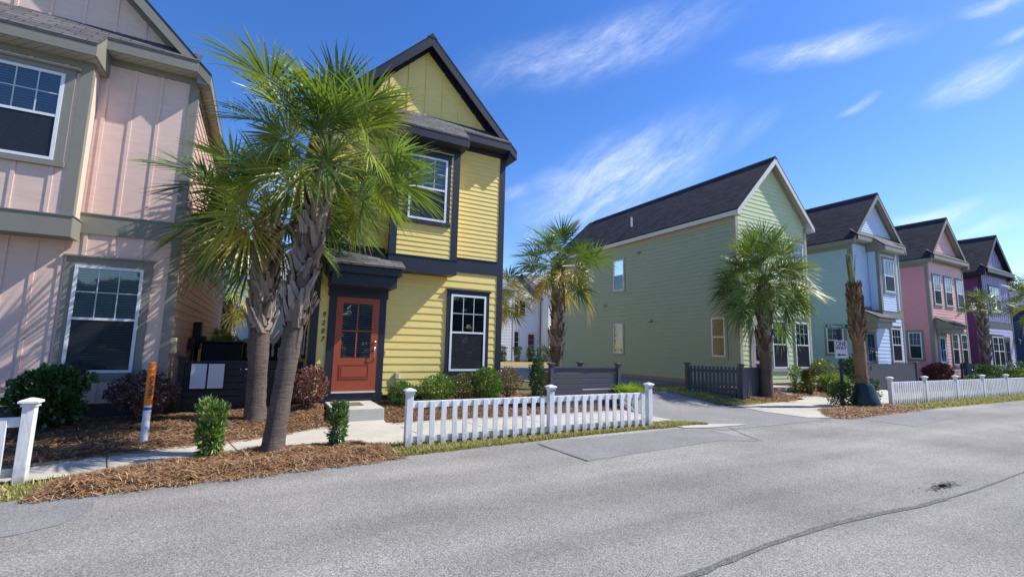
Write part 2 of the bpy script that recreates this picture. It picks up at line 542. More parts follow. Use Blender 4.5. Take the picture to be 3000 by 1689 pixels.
def window(root, F, a0, a1, z0, z1, cas, cw=.11, cols=3, rows=2, blinds='both', scr=True, cap=True, mull=0, head=.16, sillh=.09, blindmat=None, muntins=True, frame_m=None, dd=0.0, slat=.042):
    """double-hung window: frame (window) > casing, glass, blind, screen, interior"""
    fm = frame_m or WHITE
    f = .05
    W = MB()
    W.fbox(F, a0, a1, z1 - f, z1, .018, .062).fbox(F, a0, a1, z0, z0 + f, .018, .062)
    W.fbox(F, a0, a0 + f, z0 + f, z1 - f, .018, .062).fbox(F, a1 - f, a1, z0 + f, z1 - f, .018, .062)
    zm = (z0 + z1) / 2
    W.fbox(F, a0 + f, a1 - f, zm - .022, zm + .022, .02, .058)
    n = mull + 1
    wd = (a1 - a0) / n
    for k in range(1, n):
        W.fbox(F, a0 + wd * k - .045, a0 + wd * k + .045, z0 + f, zm - .022, .02, .06)
        W.fbox(F, a0 + wd * k - .045, a0 + wd * k + .045, zm + .022, z1 - f, .02, .06)
    ob = W.build('window', fm, root)
    if muntins:
        M_ = MB()
        for k in range(n):
            b0 = a0 + wd * k + f; b1 = a0 + wd * (k + 1) - f
            for c in range(1, cols):
                x = b0 + (b1 - b0) * c / cols
                M_.fbox(F, x - .009, x + .009, zm + .022, z1 - f, .046, .052)
            for r_ in range(1, rows):
                zz = zm + (z1 - zm) * r_ / rows
                M_.fbox(F, b0, b1, zz - .009, zz + .009, .0455, .0515)
        M_.build('muntin', MUNT, ob)
    MB().fquad(F, a0 + f, a1 - f, z0 + f, z1 - f, .043).build('glass', glass_mat(), ob)
    MB().fquad(F, a0 + .01, a1 - .01, z0 + .01, z1 - .01, .0205).build('interior', DARK, ob)
    if blinds:
        B = MB()
        zb = z0 + f if blinds == 'both' else zm
        z = z1 - f - .02
        O, u, nn = F
        while z > zb + .03:
            a, b = a0 + f, a1 - f
            P = lambda aa, zz, d: O + u * aa + nn * d + Z * zz
            B.face([P(a, z, .024), P(b, z, .024), P(b, z - slat, .036), P(a, z - slat, .036)])
            z -= .047
        B.build('blind', blindmat or BLIND, ob)
    if scr:
        MB().fquad(F, a0 + f, a1 - f, z0 + f, z1 - f if scr == 'full' else zm - .022, .047).build('screen', screen_mat(), ob)
    if cas:
        C = MB()
        C.fbox(F, a0 - cw, a0, z0 - .01, z1, 0, .04 + dd).fbox(F, a1, a1 + cw, z0 - .01, z1, 0, .04 + dd)
        C.fbox(F, a0 - cw, a1 + cw, z1, z1 + head, 0, .042 + dd)
        if cap: C.fbox(F, a0 - cw - .04, a1 + cw + .04, z1 + head, z1 + head + .03, 0, .075 + dd)
        C.fbox(F, a0 - cw - (.02 if cap else 0), a1 + cw + (.02 if cap else 0), z0 - sillh - .01, z0 - .01, 0, (.06 if cap else .042) + dd)
        C.build('casing', cas, ob)
    return ob


def roof_slabs(root, xc, hw, ze, zr, y0, y1, m_, hip=.6, th=.05, name='roof', cap_m=None):
    """two slopes with shingle UVs, hipped slightly at the back"""
    mb = MB()
    for s in (-1, 1):
        L_ = math.hypot(hw, zr - ze)
        e0 = Vector((xc + s * hw, y0, ze)); e1 = Vector((xc + s * hw, y1, ze))
        r0 = Vector((xc, y0, zr)); r1 = Vector((xc, y1 - hip, zr))
        top = [e0, e1, r1, r0]; uv = [(y0, 0), (y1, 0), (y1 - hip, L_), (y0, L_)]
        if s > 0: top.reverse(); uv.reverse()
        mb.face(top[::-1], uv[::-1])
        dn = Vector((0, 0, -th))
        mb.face([p + dn for p in top], uv)
        for i in range(4):
            a, b = top[i], top[(i + 1) % 4]
            mb.face([a, b, b + dn, a + dn], [(0, 0), (.1, 0), (.1, .02), (0, .02)])
    if hip:
        mb.face([Vector((xc - hw, y1, ze)), Vector((xc + hw, y1, ze)), Vector((xc, y1 - hip, zr))], [(0, 0), (2 * hw, 0), (hw, 2.6)])
    r = mb.build(name, m_, root)
    rc = MB()
    rc.mesh([(xc - .13, y0 - .005, zr - .105), (xc + .13, y0 - .005, zr - .105), (xc, y0 - .005, zr + .028), (xc - .13, y1 - hip - .5, zr - .105), (xc + .13, y1 - hip - .5, zr - .105), (xc, y1 - hip - .5, zr + .028)],
            [(0, 1, 2), (5, 4, 3), (0, 2, 5, 3), (2, 1, 4, 5)])
    rc.build('ridge_cap', cap_m or mat('ridge_cap', (.03, .028, .032), rough=.9, var=.3, scale=8), r)
    return r


def slope_slab(mb, x0, x1, ya, za, yb, zb, th=.04, u0=0):
    """shed slab falling from (ya,za) at the wall to (yb,zb)"""
    L_ = math.hypot(ya - yb, za - zb)
    p = [Vector((x0, yb, zb)), Vector((x1, yb, zb)), Vector((x1, ya, za)), Vector((x0, ya, za))]
    uv = [(x0 + u0, 0), (x1 + u0, 0), (x1 + u0, L_), (x0 + u0, L_)]
    mb.face(p, uv)
    dn = Vector((0, 0, -th))
    mb.face([q + dn for q in reversed(p)], list(reversed(uv)))
    for i in range(4):
        a, b = p[i], p[(i + 1) % 4]
        mb.face([b, a, a + dn, b + dn], [(0, 0), (.1, 0), (.1, .02), (0, .02)])
    return mb


def soffit_mat(c):
    nm = 'soffit_%d' % (hash(c) % 99999)
    if nm in MATS: return MATS[nm]
    M = bpy.data.materials.new('vented_soffit'); M.use_nodes = True
    t = M.node_tree; b = t.nodes['Principled BSDF']; b.inputs['Roughness'].default_value = .6
    tcn = nd(t, 'ShaderNodeTexCoord'); sp = nd(t, 'ShaderNodeSeparateXYZ'); t.links.new(tcn.outputs['Object'], sp.inputs[0])
    sm = mth(t, 'ADD', sp.outputs[0], sp.outputs[1])
    fr = mth(t, 'FRACT', mth(t, 'MULTIPLY', sm, 6.0))
    gt = mth(t, 'LESS_THAN', fr, .08)
    mx = nd(t, 'ShaderNodeMix', data_type='RGBA'); mx.inputs[6].default_value = (*c, 1); mx.inputs[7].default_value = (c[0] * .3, c[1] * .3, c[2] * .3, 1)
    t.links.new(gt, mx.inputs[0]); t.links.new(mx.outputs[2], b.inputs['Base Color'])
    MATS[nm] = M
    return M


YF, HW, OH, ZE, ZR = 11.0, 2.33, .24, 6.98, 9.58
YR = 10.7            # front edge of the gable roof
FZ = .43             # bottom of the siding


def house(name, label, xc, front, side, trim, roof_m, gable='lap', up_style='lap', lo_style='lap', band=True, pent=True, bay=False,
          gz_=.25, right=True, left=True, eL=.176, eU=.118, trim2=None, fasc=None, sof=(.45, .43, .37), yend=23.2, group=None, upper=None,
          side_band=False, gablem=None, found=None, bx=0.0, battx=None, pent_m=None):
    root = thing(name, (xc, YF, gz_), label, 'house', group)
    F = frame_front(xc, YF)
    trim2 = trim2 or trim; fasc = fasc or trim
    upm = upper or front
    k = (ZR - ZE) / (HW + OH)
    ztop = lambda a: ZR - .06 - k * abs(a)          # underside of roof at offset a
    # core
    core = MB()
    core.box(xc - HW, xc + HW, YF, yend, FZ - .02, 6.9)
    core.mesh([(xc - HW, YF, 6.9), (xc + HW, YF, 6.9), (xc, YF, ztop(0)), (xc - HW, yend, 6.9), (xc + HW, yend, 6.9), (xc, yend, ztop(0))],
              [(0, 1, 2), (5, 4, 3), (0, 3, 4, 1)])
    core.build('wall', side, root)
    cb = .13
    a0, a1 = -HW + cb - .005, HW - cb + .005
    # front walls
    lo = MB()
    ztl = 3.48 if band else 3.66
    if lo_style == 'lap': siding(lo, F, a0, a1, FZ, ztl, eL)
    else:
        lo.fquad(F, a0, a1, FZ, ztl, .003); battens(lo, F, battx or [a0 + .2 + .45 * i for i in range(10) if a0 + .2 + .45 * i < a1], FZ, ztl)
    lo.build('lower_wall', front, root)
    ul = MB()
    zul = 3.84 if band else ztl
    ztu = 6.95 if not pent else 6.8
    if up_style == 'lap': siding(ul, F, a0, a1, zul, ztu, eU)
    else:
        ul.fquad(F, a0, a1, zul, ztu, .003); battens(ul, F, battx or [a0 + .2 + .45 * i for i in range(10) if a0 + .2 + .45 * i < a1], zul, ztu)
    ul.build('upper_wall', upm, root)
    g = MB()
    zg = 7.4 if pent else 6.95
    half = lambda z: max(0, (ZR - .06 - z) / k)
    if gable == 'lap':
        siding(g, F, 0, 0, zg, ZR - .1, eU if pent else eL, clip=lambda z: (-half(z), half(z)))
    else:
        g.face([F[0] + F[1] * (-half(zg)) + F[2] * .003 + Z * zg, F[0] + F[1] * half(zg) + F[2] * .003 + Z * zg, F[0] + F[2] * .003 + Z * (ZR - .06)])
        battens(g, F, [-1.85 + .46 * i for i in range(9)], zg, lambda x: ztop(x) - .02, w_=.05)
    g.build('gable_wall', gablem or upm, root)
    # side walls
    sm = MB()
    for s, on in ((-1, left), (1, right)):
        if not on: continue
        Fs = frame_left(xc - HW) if s < 0 else frame_right(xc + HW)
        siding(sm, Fs, YF + cb, yend, FZ, 6.72, eL)
    sm.build('side_wall', side, root)
    # trim: corner boards, band, frieze
    zt_ = 6.8
    for s in (-1, 1):
        t = MB()
        x = xc + s * HW
        xa, xb = (x - .03, x + cb) if s < 0 else (x - cb, x + .03)
        t.box(xa, xb, YF - .03, YF + cb, FZ - .03, zt_ if pent else 6.75)
        t.build('corner_board', trim, root)
        t = MB()
        t.box(x - .028 if s < 0 else x - cb, x + cb if s < 0 else x + .028, yend - cb, yend + .03, FZ - .03, 6.75)
        t.build('corner_board', trim, root)
    if band:
        b = MB(); b.fbox(F, a0 + .002, a1 - .002, 3.48, 3.84, 0, .034); b.fbox(F, a0 + .002, a1 - .002, 3.84, 3.862, 0, .05)
        if side_band:
            for s in (-1, 1):
                Fs = frame_left(xc - HW) if s < 0 else frame_right(xc + HW)
                b.fbox(Fs, YF + cb + .002, yend - cb - .002, 3.48, 3.84, 0, .034)
        b.build('band_board', trim2, root)
    fz = MB()
    if pent: fz.fbox(F, -HW - .031, HW + .031, 6.802, 7.05, 0, .034)
    for s in (-1, 1):
        Fs = frame_left(xc - HW) if s < 0 else frame_right(xc + HW)
        fz.fbox(Fs, YF + cb + .002, yend - cb, 6.55, 6.76, 0, .032)
    # rake frieze on the gable wall
    for s in (-1, 1):
        rw = .20
        zb = zg + .02
        xb = (ZR - .06 - zb) / k
        zi = ZR - .06 - rw * 1.42
        xi = (zi - zb) / k
        fz.fprism(F, [(s * xb, zb), (s * xi, zb), (0, zi), (0, ZR - .06)], .004, .028)
    fz.build('frieze_board', trim2, root)
    # foundation
    fd = MB(); fd.box(xc - HW + .02, xc + HW - .02, YF + .02, yend - .02, -.2, FZ)
    fd.build('foundation', found or mat('foundation_block', (.055, .055, .06), rough=.9, var=.3), root)
    # roof
    rf = roof_slabs(root, xc, HW + OH, ZE, ZR, YR, yend + .3, roof_m)
    # barge boards (front rakes), fascia, soffits
    bb = MB()
    w_ = .185
    for s in (-1, 1):
        xe = HW + OH
        P = [(0, ZR - .055), (s * xe, ZE - .055), (s * xe, ZE - .055 - w_), (s * (xe - .02), ZE - .055 - w_), (0, ZR - .055 - w_ * 1.42)]
        bb.fprism(frame_front(xc, YR + .03), P, 0, .026)
    bb.build('barge_board', fasc, root)
    fa = MB()
    for s in (-1, 1):
        x = xc + s * (HW + OH)
        fa.box(min(x, x - s * .024), max(x, x - s * .024), YR + .035, yend + .28, ZE - .225, ZE - .052)
    fa.build('fascia', fasc, root)
    for s in (-1, 1):
        er = MB()
        xa, xb = xc + s * (HW + .005), xc + s * (HW + OH - .004)
        er.fprism(frame_front(0, YR + .037), [(xa, ZE - .235), (xb, ZE - .235), (xb, ZE - .07), (xa, ZE - .07 + .22)], -.25 if not pent else -.26, -.001)
        er.build('eave_return', fasc, root)
    sf = MB()
    for s in (-1, 1):
        xa, xb = xc + s * (HW + .003), xc + s * (HW + OH - .026)
        sf.box(min(xa, xb), max(xa, xb), YR + .035, yend + .27, ZE - .222, ZE - .21)
    # sloping soffit behind the barge boards
    for s in (-1, 1):
        p = [Vector((xc, YR + .032, ZR - .075)), Vector((xc + s * (HW + OH - .03), YR + .032, ZE - .075 + .03 * k)), Vector((xc + s * (HW + OH - .03), YF - .001, ZE - .075 + .03 * k)), Vector((xc, YF - .001, ZR - .075))]
        sf.face(p if s < 0 else p[::-1])
    sf.build('soffit', soffit_mat(sof), root)
    # pent roof across the gable foot
    if pent:
        pz = lambda y: 7.5 - .9 * (YF - y)
        pr = MB()
        xl, xr_ = xc - HW - .02, xc + HW + .02
        if bay:
            b0, b1 = xc + bx - .95, xc + bx + .93
            slope_slab(pr, xl, b0, YF - .002, pz(YF), 10.62, pz(10.62)); slope_slab(pr, b1, xr_, YF - .002, pz(YF), 10.62, pz(10.62))
            slope_slab(pr, b0, b1, YF - .002, pz(YF), 10.17, pz(10.17))
        else:
            slope_slab(pr, xl, xr_, YF - .002, pz(YF), 10.62, pz(10.62))
        po = pr.build('pent_roof', pent_m or roof_m, root)
        pf = MB(); ps = MB()
        zt = pz(10.62) - .043
        def run(x0, x1, y, zt):
            pf.box(x0, x1, y, y + .024, zt - .19, zt)
            ps.box(x0, x1, y + .026, YF - .035, zt - .186, zt - .174)
        if bay:
            run(xl, b0 - .003, 10.63, zt); run(b1 + .003, xr_, 10.63, zt)
            zb_ = pz(10.17) - .043
            run(b0, b1, 10.18, zb_)
            for s, x in ((-1, b0), (1, b1 - .024)):
                pf.mesh([(x, 10.206, zb_ - .19), (x, YF - .04, zb_ - .19), (x, YF - .04, zt), (x, 10.63, zt), (x, 10.206, zb_), (x + .024, 10.206, zb_ - .19), (x + .024, YF - .04, zb_ - .19), (x + .024, YF - .04, zt), (x + .024, 10.63, zt), (x + .024, 10.206, zb_)],
                        [(0, 1, 2, 3, 4), (9, 8, 7, 6, 5), (0, 5, 6, 1), (0, 4, 9, 5), (4, 3, 8, 9), (3, 2, 7, 8)])
        else: run(xl, xr_, 10.63, zt)
        pf.build('pent_fascia', fasc, root); ps.build('pent_soffit', soffit_mat(sof), root)
    if bay:
        B0, B1, yb = xc + bx - .83, xc + bx + .81, 10.55
        bF = frame_front(xc + bx, yb)
        b = MB(); b.box(B0 + .01, B1 - .01, yb + .004, YF - .02, 3.335, 6.62)
        bw = b.build('bay', upm, root)
        w = MB()
        if up_style == 'lap': siding(w, bF, -.83 + .14, .81 - .14, 3.69, 6.4, eU)
        else: w.fquad(bF, -.69, .67, 3.69, 6.4, .004); battens(w, bF, [-.46, 0, .47], 3.69, 6.4)
        for s, x in ((-1, B0), (1, B1)):
            Fs = frame_left(x + .008) if s < 0 else frame_right(x - .008)
            if up_style == 'lap': siding(w, Fs, yb + .1, YF - .036, 3.69, 6.56, eU)
            else: w.fquad(Fs, yb + .1, YF - .036, 3.69, 6.56, .004)
        w.build('bay_siding', upm, bw)
        tb = MB()
        for s, x in ((-1, B0), (1, B1)):
            xa, xb = (x - .022, x + .145) if s < 0 else (x - .145, x + .022)
            tb.box(xa, xb, yb - .026, yb + .1, 3.69, 6.58)
        tb.box(B0 + .146, B1 - .146, yb - .024, yb, 6.4, 6.58)
        tb.box(B0 - .03, B1 + .03, yb - .035, YF - .037, 3.31, 3.67); tb.box(B0 - .045, B1 + .045, yb - .05, YF - .037, 3.67, 3.69)
        tb.build('bay_trim', trim, bw)
    return root


def canopy(root, x0, x1, trim, roof_m, zt=3.74, zf=3.3, yf=10.15):
    c = MB()
    c.box(x0 + .02, x1 - .02, yf + .02, YF - .04, zf - .2, zf - .055)
    c.box(x0 + .1, x1 - .1, yf + .13, YF - .04, zf - .46, zf - .2)
    # gable cheeks under the slab
    for x in (x0 + .02, x1 - .05):
        c.mesh([(x, yf + .02, zf - .055), (x, YF - .04, zf - .055), (x, YF - .04, zt - .06), (x + .03, yf + .02, zf - .055), (x + .03, YF - .04, zf - .055), (x + .03, YF - .04, zt - .06)],
               [(0, 1, 2), (5, 4, 3), (0, 3, 4, 1), (0, 2, 5, 3), (1, 4, 5, 2)])
    o = c.build('door_canopy', trim, root)
    s = MB(); slope_slab(s, x0 - .04, x1 + .04, YF - .036, zt, yf - .03, zf)
    s.build('canopy_roof', roof_m, o)
    return o


def door(root, F, a0, a1, z0, z1, dm, trim, cw=.13, lites=(2, 2), panel=True, sill=True, cas_top=.2, handle=True):
    w_, h = a1 - a0, z1 - z0
    D = MB()
    g0, g1 = a0 + .155 * w_, a1 - .165 * w_
    gt, gb = z1 - .066 * h, z1 - .65 * h
    D.fbox(F, a0, g0, z0, z1, .004, .05).fbox(F, g1, a1, z0, z1, .004, .05).fbox(F, g0, g1, gt, z1, .004, .05).fbox(F, g0, g1, z0, gb, .004, .05)
    for c in range(1, lites[0]):
        x = g0 + (g1 - g0) * c / lites[0]; D.fbox(F, x - .015, x + .015, gb, gt, .03, .052)
    for r_ in range(1, lites[1]):
        zz = gb + (gt - gb) * r_ / lites[1]; D.fbox(F, g0, g1, zz - .015, zz + .015, .031, .051)
    if panel:
        p0, p1, q0, q1 = a0 + .15 * w_, a1 - .17 * w_, z1 - .87 * h, z1 - .715 * h
        for (x0, x1, y0, y1) in ((p0, p1, q1 - .02, q1), (p0, p1, q0, q0 + .02), (p0, p0 + .02, q0 + .02, q1 - .02), (p1 - .02, p1, q0 + .02, q1 - .02)):
            D.fbox(F, x0, x1, y0, y1, .05, .062)
        D.fbox(F, p0 + .045, p1 - .045, q0 + .045, q1 - .045, .05, .058)
    o = D.build('door', dm, root)
    MB().fquad(F, g0, g1, gb, gt, .036).build('glass', glass_mat(), o)
    MB().fquad(F, g0, g1, gb, gt, .0195).build('interior', DARK, o)
    B = MB(); z = gt - .02; O, u, nn = F
    P = lambda aa, zz, d: O + u * aa + nn * d + Z * zz
    while z > gb + .02:
        B.face([P(g0, z, .022), P(g1, z, .022), P(g1, z - .02, .031), P(g0, z - .02, .031)]); z -= .044
    B.build('blind', mat('door_blind', (.6, .63, .66), rough=.5), o)
    if handle:
        H = MB()
        hx = a1 - .065
        O, u, nn = F
        Q = lambda a, z, d: O + u * a + nn * d + Z * z
        H.tube([Q(hx, z0 + h * .525, .05), Q(hx, z0 + h * .525, .075)], .032, 12)
        H.tube([Q(hx, z0 + h * .455, .05), Q(hx, z0 + h * .455, .07)], .034, 12)
        H.tube([Q(hx, z0 + h * .455, .06), Q(hx, z0 + h * .44, .1), Q(hx, z0 + h * .40, .115), Q(hx, z0 + h * .36, .1), Q(hx, z0 + h * .33, .055)], [.012, .012, .013, .012, .014], 8)
        H.build('handle', mat('brushed_nickel', (.55, .5, .42), rough=.3, metal=1.0, var=.1), o, smooth=True)
    C = MB()
    C.fbox(F, a0 - cw, a0 - .002, z0 - .03, z1 + .01, 0, .045).fbox(F, a1 + .002, a1 + cw, z0 - .03, z1 + .01, 0, .045)
    C.fbox(F, a0 - cw - .03, a1 + cw + .03, z1 + .01, z1 + .01 + cas_top, 0, .06)
    C.build('door_casing', trim, o)
    if sill:
        MB().fbox(F, a0 - .002, a1 + .002, z0 - .035, z0 - .002, 0, .09).build('threshold', mat('threshold_metal', (.6, .58, .55), rough=.4, var=.1), o)
        MB().fbox(F, a0 - cw - .02, a1 + cw + .02, .22, z0 - .037, 0, .05).build('kick_board', trim, o)
    return o

# ------------------------------------------------------------------ terrain
def lerp_tab(tab, x):
    if x <= tab[0][0]: return tab[0][1]
    for (a, va), (b, vb) in zip(tab, tab[1:]):
        if x <= b: return va + (vb - va) * (x - a) / (b - a)
    return tab[-1][1]


def T(x, y):
    zh = lerp_tab([(-1, .15), (1, .25), (6, .25), (12, .3)], x)
    t = min(1, max(0, (y - 9.0) / 2.0))
    return zh * t * t * (3 - 2 * t)


def fbm(x, y, z=0.0): return noise.fractal(Vector((x, y, z)), 1.0, 2.0, 4)


def sheet(name, x0, x1, lo, hi, nx, ny, dz, material, kind='structure', label=None, cat=None):
    """ground sheet between y=lo(x) and y=hi(x); dz(u,v,x,y) above the terrain, u,v in 0..1"""
    f = lambda g, x: g(x) if callable(g) else g
    mb = MB(); vs = []
    for i in range(nx + 1):
        x = x0 + (x1 - x0) * i / nx
        a, b = f(lo, x), f(hi, x)
        for j in range(ny + 1):
            y = a + (b - a) * j / ny
            d = dz(i / nx, j / ny, x, y) if callable(dz) else dz
            vs.append((x, y, T(x, y) + d))
    fs = [(i * (ny + 1) + j, (i + 1) * (ny + 1) + j, (i + 1) * (ny + 1) + j + 1, i * (ny + 1) + j + 1) for i in range(nx) for j in range(ny)]
    mb.mesh(vs, fs)
    o = mb.build(name, material, smooth=True, kind=kind)
    return setp(o, label, cat)


def sheet_y(name, ys, xlo, xhi, nx, dz, material, kind='structure'):
    mb = MB(); vs = []
    for y in ys:
        a, b = xlo(y), xhi(y)
        for i in range(nx + 1):
            x = a + (b - a) * i / nx
            vs.append((x, y, T(x, y) + dz))
    n = nx + 1
    fs = [(j * n + i, j * n + i + 1, (j + 1) * n + i + 1, (j + 1) * n + i) for j in range(len(ys) - 1) for i in range(nx)]
    mb.mesh(vs, fs)
    return mb.build(name, material, smooth=True, kind=kind)


def frange(a, b, s):
    n = max(1, int(round((b - a) / s)))
    return [a + (b - a) * i / n for i in range(n + 1)]


M_earth = ground_mat('lawn_earth', (.10, .10, .045), (.06, .075, .03), scale=1.2, fine=25)
ys = [-60, 9] + [9 + .2 * i for i in range(1, 11)] + [60, 300]
mb = MB(); vs = []
xs = [-200, -1, 0, 1, 6, 9, 12, 400]
for y in ys:
    for x in xs: vs.append((x, y, T(x, y) - .035))
n = len(xs)
mb.mesh(vs, [(j * n + i, j * n + i + 1, (j + 1) * n + i + 1, (j + 1) * n + i) for j in range(len(ys) - 1) for i in range(n - 1)])
mb.build('ground', M_earth, kind='structure')

M_asph = ground_mat('asphalt_weathered', (.245, .233, .212), (.32, .303, .275), scale=.55, fine=70, bump=.9, fvar=.34, dist=.010, speck=(125, .42), lanes=True)
M_asph2 = ground_mat('asphalt_patch', (.195, .19, .183), (.245, .238, .228), scale=1.2, fine=80, bump=.6, fvar=.3, dist=.008, speck=(130, .35))
M_alley = ground_mat('asphalt_alley', (.215, .209, .20), (.265, .257, .247), scale=.7, fine=70, bump=.7, fvar=.3, dist=.01, speck=(120, .4))
M_tar = ground_mat('tar_mark', (.115, .112, .107), (.18, .175, .167), scale=14, fine=90, bump=.6, fvar=.4, dist=.01, speck=(115, .5))
M_conc = ground_mat('sidewalk_concrete', (.42, .395, .335), (.52, .49, .42), scale=1.1, fine=45, bump=.25, fvar=.1, dist=.006, speck=(160, .08))
M_mulch = ground_mat('pine_straw_bed', (.13, .068, .036), (.20, .115, .062), scale=9, fine=55, bump=1.0, fvar=.6, dist=.05)
M_grass = ground_mat('grass_bed', (.24, .20, .07), (.15, .16, .045), scale=7, fine=70, bump=.9, fvar=.5, dist=.03)
M_joint = mat('joint_dirt', (.10, .085, .06), rough=.95, var=.3)
EDGE = [(-60, 6.42), (-3, 6.42), (-1.4, 6.47), (1.54, 6.72), (5.3, 7.05), (8.45, 7.1), (8.9, 6.95), (12.4, 6.7), (13.3, 6.32), (18, 6.5), (26, 6.4), (120, 6.4)]
edge = lambda x: lerp_tab(EDGE, x) + .035 * fbm(x * 2.1, 3.3)
sheet('road', -60, 120, -14, edge, 400, 1, -.006, M_asph)
# alley: runs back between the yellow and the green house
xlo = lambda y: lerp_tab([(6.6, 8.45), (8.3, 8.5), (9.3, 8.65), (10.5, 9.0), (12, 9.2), (18.4, 9.3), (19.6, 8.6), (20.6, -14), (27, -14)], y)
xhi = lambda y: lerp_tab([(6.6, 12.5), (9.0, 12.55), (9.4, 12.2), (11.5, 11.8), (12.4, 12.1), (13.2, 15.6), (23.4, 15.6), (24.2, 40), (27, 40)], y)
sheet_y('alley', frange(6.4, 27, .2), xlo, xhi, 14, .0, M_alley)
sheet_y('concrete_apron', frange(17.6, 20.1, .5), lambda y: 5.8, lambda y: 9.25, 2, .006, M_conc)
# older repairs in the asphalt
def flat(name, pts, z, material):
    b = MB(); b.face([(x, y, z) for x, y in pts]); return b.build(name, material, kind='structure')
flat('asphalt_patch', [(-1.36, 6.4), (-1.25, 5.85), (-1.38, 5.5), (-1.62, 5.36), (-6, 5.2), (-9, 5.2), (-9, 6.4)], -.002, M_asph2)
flat('asphalt_patch', [(4.26, 6.85), (4.26, 5.46), (5.3, 5.56), (7.5, 5.72), (8.12, 5.4), (8.3, 6.9)], -.002, M_asph2)
flat('asphalt_patch', [(13.3, 5.0), (16.3, 5.35), (18.2, 5.9), (17.6, 6.3), (13.3, 6.2)], -.002, M_asph2)
def stripe(name, pts, w_, z, material, seed=0):
    b = MB(); rnd = random.Random(seed); vs = []
    P = [Vector((*p, 0)) for p in pts]
    Q = []
    for a, c in zip(P, P[1:]):
        k = max(1, int((c - a).length / .16))
        for i in range(k): Q.append(a.lerp(c, i / k))
    Q.append(P[-1])
    for i, q in enumerate(Q):
        d = (Q[min(i + 1, len(Q) - 1)] - Q[max(i - 1, 0)]).normalized(); nn = Vector((-d.y, d.x, 0))
        ww = w_ * (.75 + .5 * rnd.random()); j = w_ * (rnd.random() - .5) * .3
        vs += [q + nn * (ww / 2 + j), q - nn * (ww / 2 - j)]
    for i in range(len(Q)): vs[2 * i].z = vs[2 * i + 1].z = z
    b.mesh(vs, [(2 * i, 2 * i + 1, 2 * i + 3, 2 * i + 2) for i in range(len(Q) - 1)])
    return b.build(name, material, kind='structure')
stripe('pavement_crack', [(1.5, 2.37), (2.81, 2.46), (3.88, 2.55), (4.79, 2.57), (5.6, 2.52), (6.34, 2.44), (7.0, 2.42)], .06, .0, M_tar, 1)
stripe('pavement_crack', [(7.0, 2.42), (7.88, 2.41), (9.78, 2.46), (13, 2.5)], .022, .0, M_tar, 2)
stripe('pavement_crack', [(4.22, 6.72), (4.27, 5.46)], .035, .003, M_tar, 3)
stripe('pavement_crack', [(8.9, 6.6), (8.45, 5.9), (8.15, 5.35)], .018, .004, M_tar, 5)
b = MB(); rnd = random.Random(7)
for i in range(420):
    a = rnd.random() * 6.28; r_ = abs(rnd.gauss(0, .5))
    x, y = 7.62 + .5 * r_ * math.cos(a), 2.66 + .11 * r_ * math.sin(a) + .05 * (x - 7.6 if i else 0)
    s_ = .006 + .012 * rnd.random()
    b.face([(x - s_, y - s_ * .6, .001), (x + s_, y - s_ * .5, .001), (x + s_ * .7, y + s_ * .6, .001), (x - s_ * .8, y + s_ * .5, .001)])
b.build('oil_stain', M_tar, kind='structure')

# pavements
wlo = lambda x: lerp_tab([(-9, 7.0), (-2, 7.2), (-.8, 7.55), (1, 7.55), (8.4, 7.55)], x)
whi = lambda x: lerp_tab([(-9, 8.2), (-2.4, 8.1), (-1, 8.6), (0, 8.8), (.9, 9.35), (1.4, 9.45), (8.3, 9.35)], x)
sheet('sidewalk', -9, 8.47, wlo, whi, 60, 4, .012, M_conc)
sheet('sidewalk', 7.9, 9.6, lambda x: lerp_tab([(7.9, 6.9), (8.5, 6.72), (9.6, 6.66)], x), lambda x: lerp_tab([(7.9, 7.6), (8.46, 7.6), (8.5, 7.2), (9.6, 6.76)], x), 12, 3, .009, M_conc)
sheet('sidewalk', 12.5, 60, lambda x: lerp_tab([(12.5, 8.3), (13.6, 7.5), (14.5, 7.6), (60, 7.6)], x), lambda x: lerp_tab([(12.5, 9.0), (16, 9.25), (17.2, 9.4), (60, 9.3)], x), 100, 5, .012, M_conc)
sheet('entry_path', 1.35, 2.33, 9.3, 9.62, 3, 2, .02, M_conc)
sheet('entry_path', 16.6, 17.9, 9.3, 10.2, 3, 4, .02, M_conc)
sheet('driveway', 20.9, 23.6, 9.2, 24, 3, 60, .01, M_conc)
flat('sidewalk', [(12.5, 9.02), (12.15, 7.8), (12.2, 6.8), (12.9, 6.5), (13.5, 6.36), (14.3, 7.6), (13.6, 8.9)], .009, M_conc)
jb = MB()
for x in list(frange(-8.6, 8.2, 1.4)) + list(frange(14, 40, 1.5)):
    y0, y1 = (wlo(x), whi(x)) if x < 9 else (7.62, 9.28)
    dx = .25 if x < 9 else .1
    k = 12
    for i in range(k):
        ya, yb = y0 + (y1 - y0) * i / k, y0 + (y1 - y0) * (i + 1) / k
        xa, xb = x - dx * (i / k - .5), x - dx * ((i + 1) / k - .5)
        jb.face([(xa - .007, ya, T(xa, ya) + .017), (xa + .007, ya, T(xa, ya) + .017), (xb + .007, yb, T(xb, yb) + .017), (xb - .007, yb, T(xb, yb) + .017)])
jb.build('sidewalk_joints', M_joint, kind='structure')

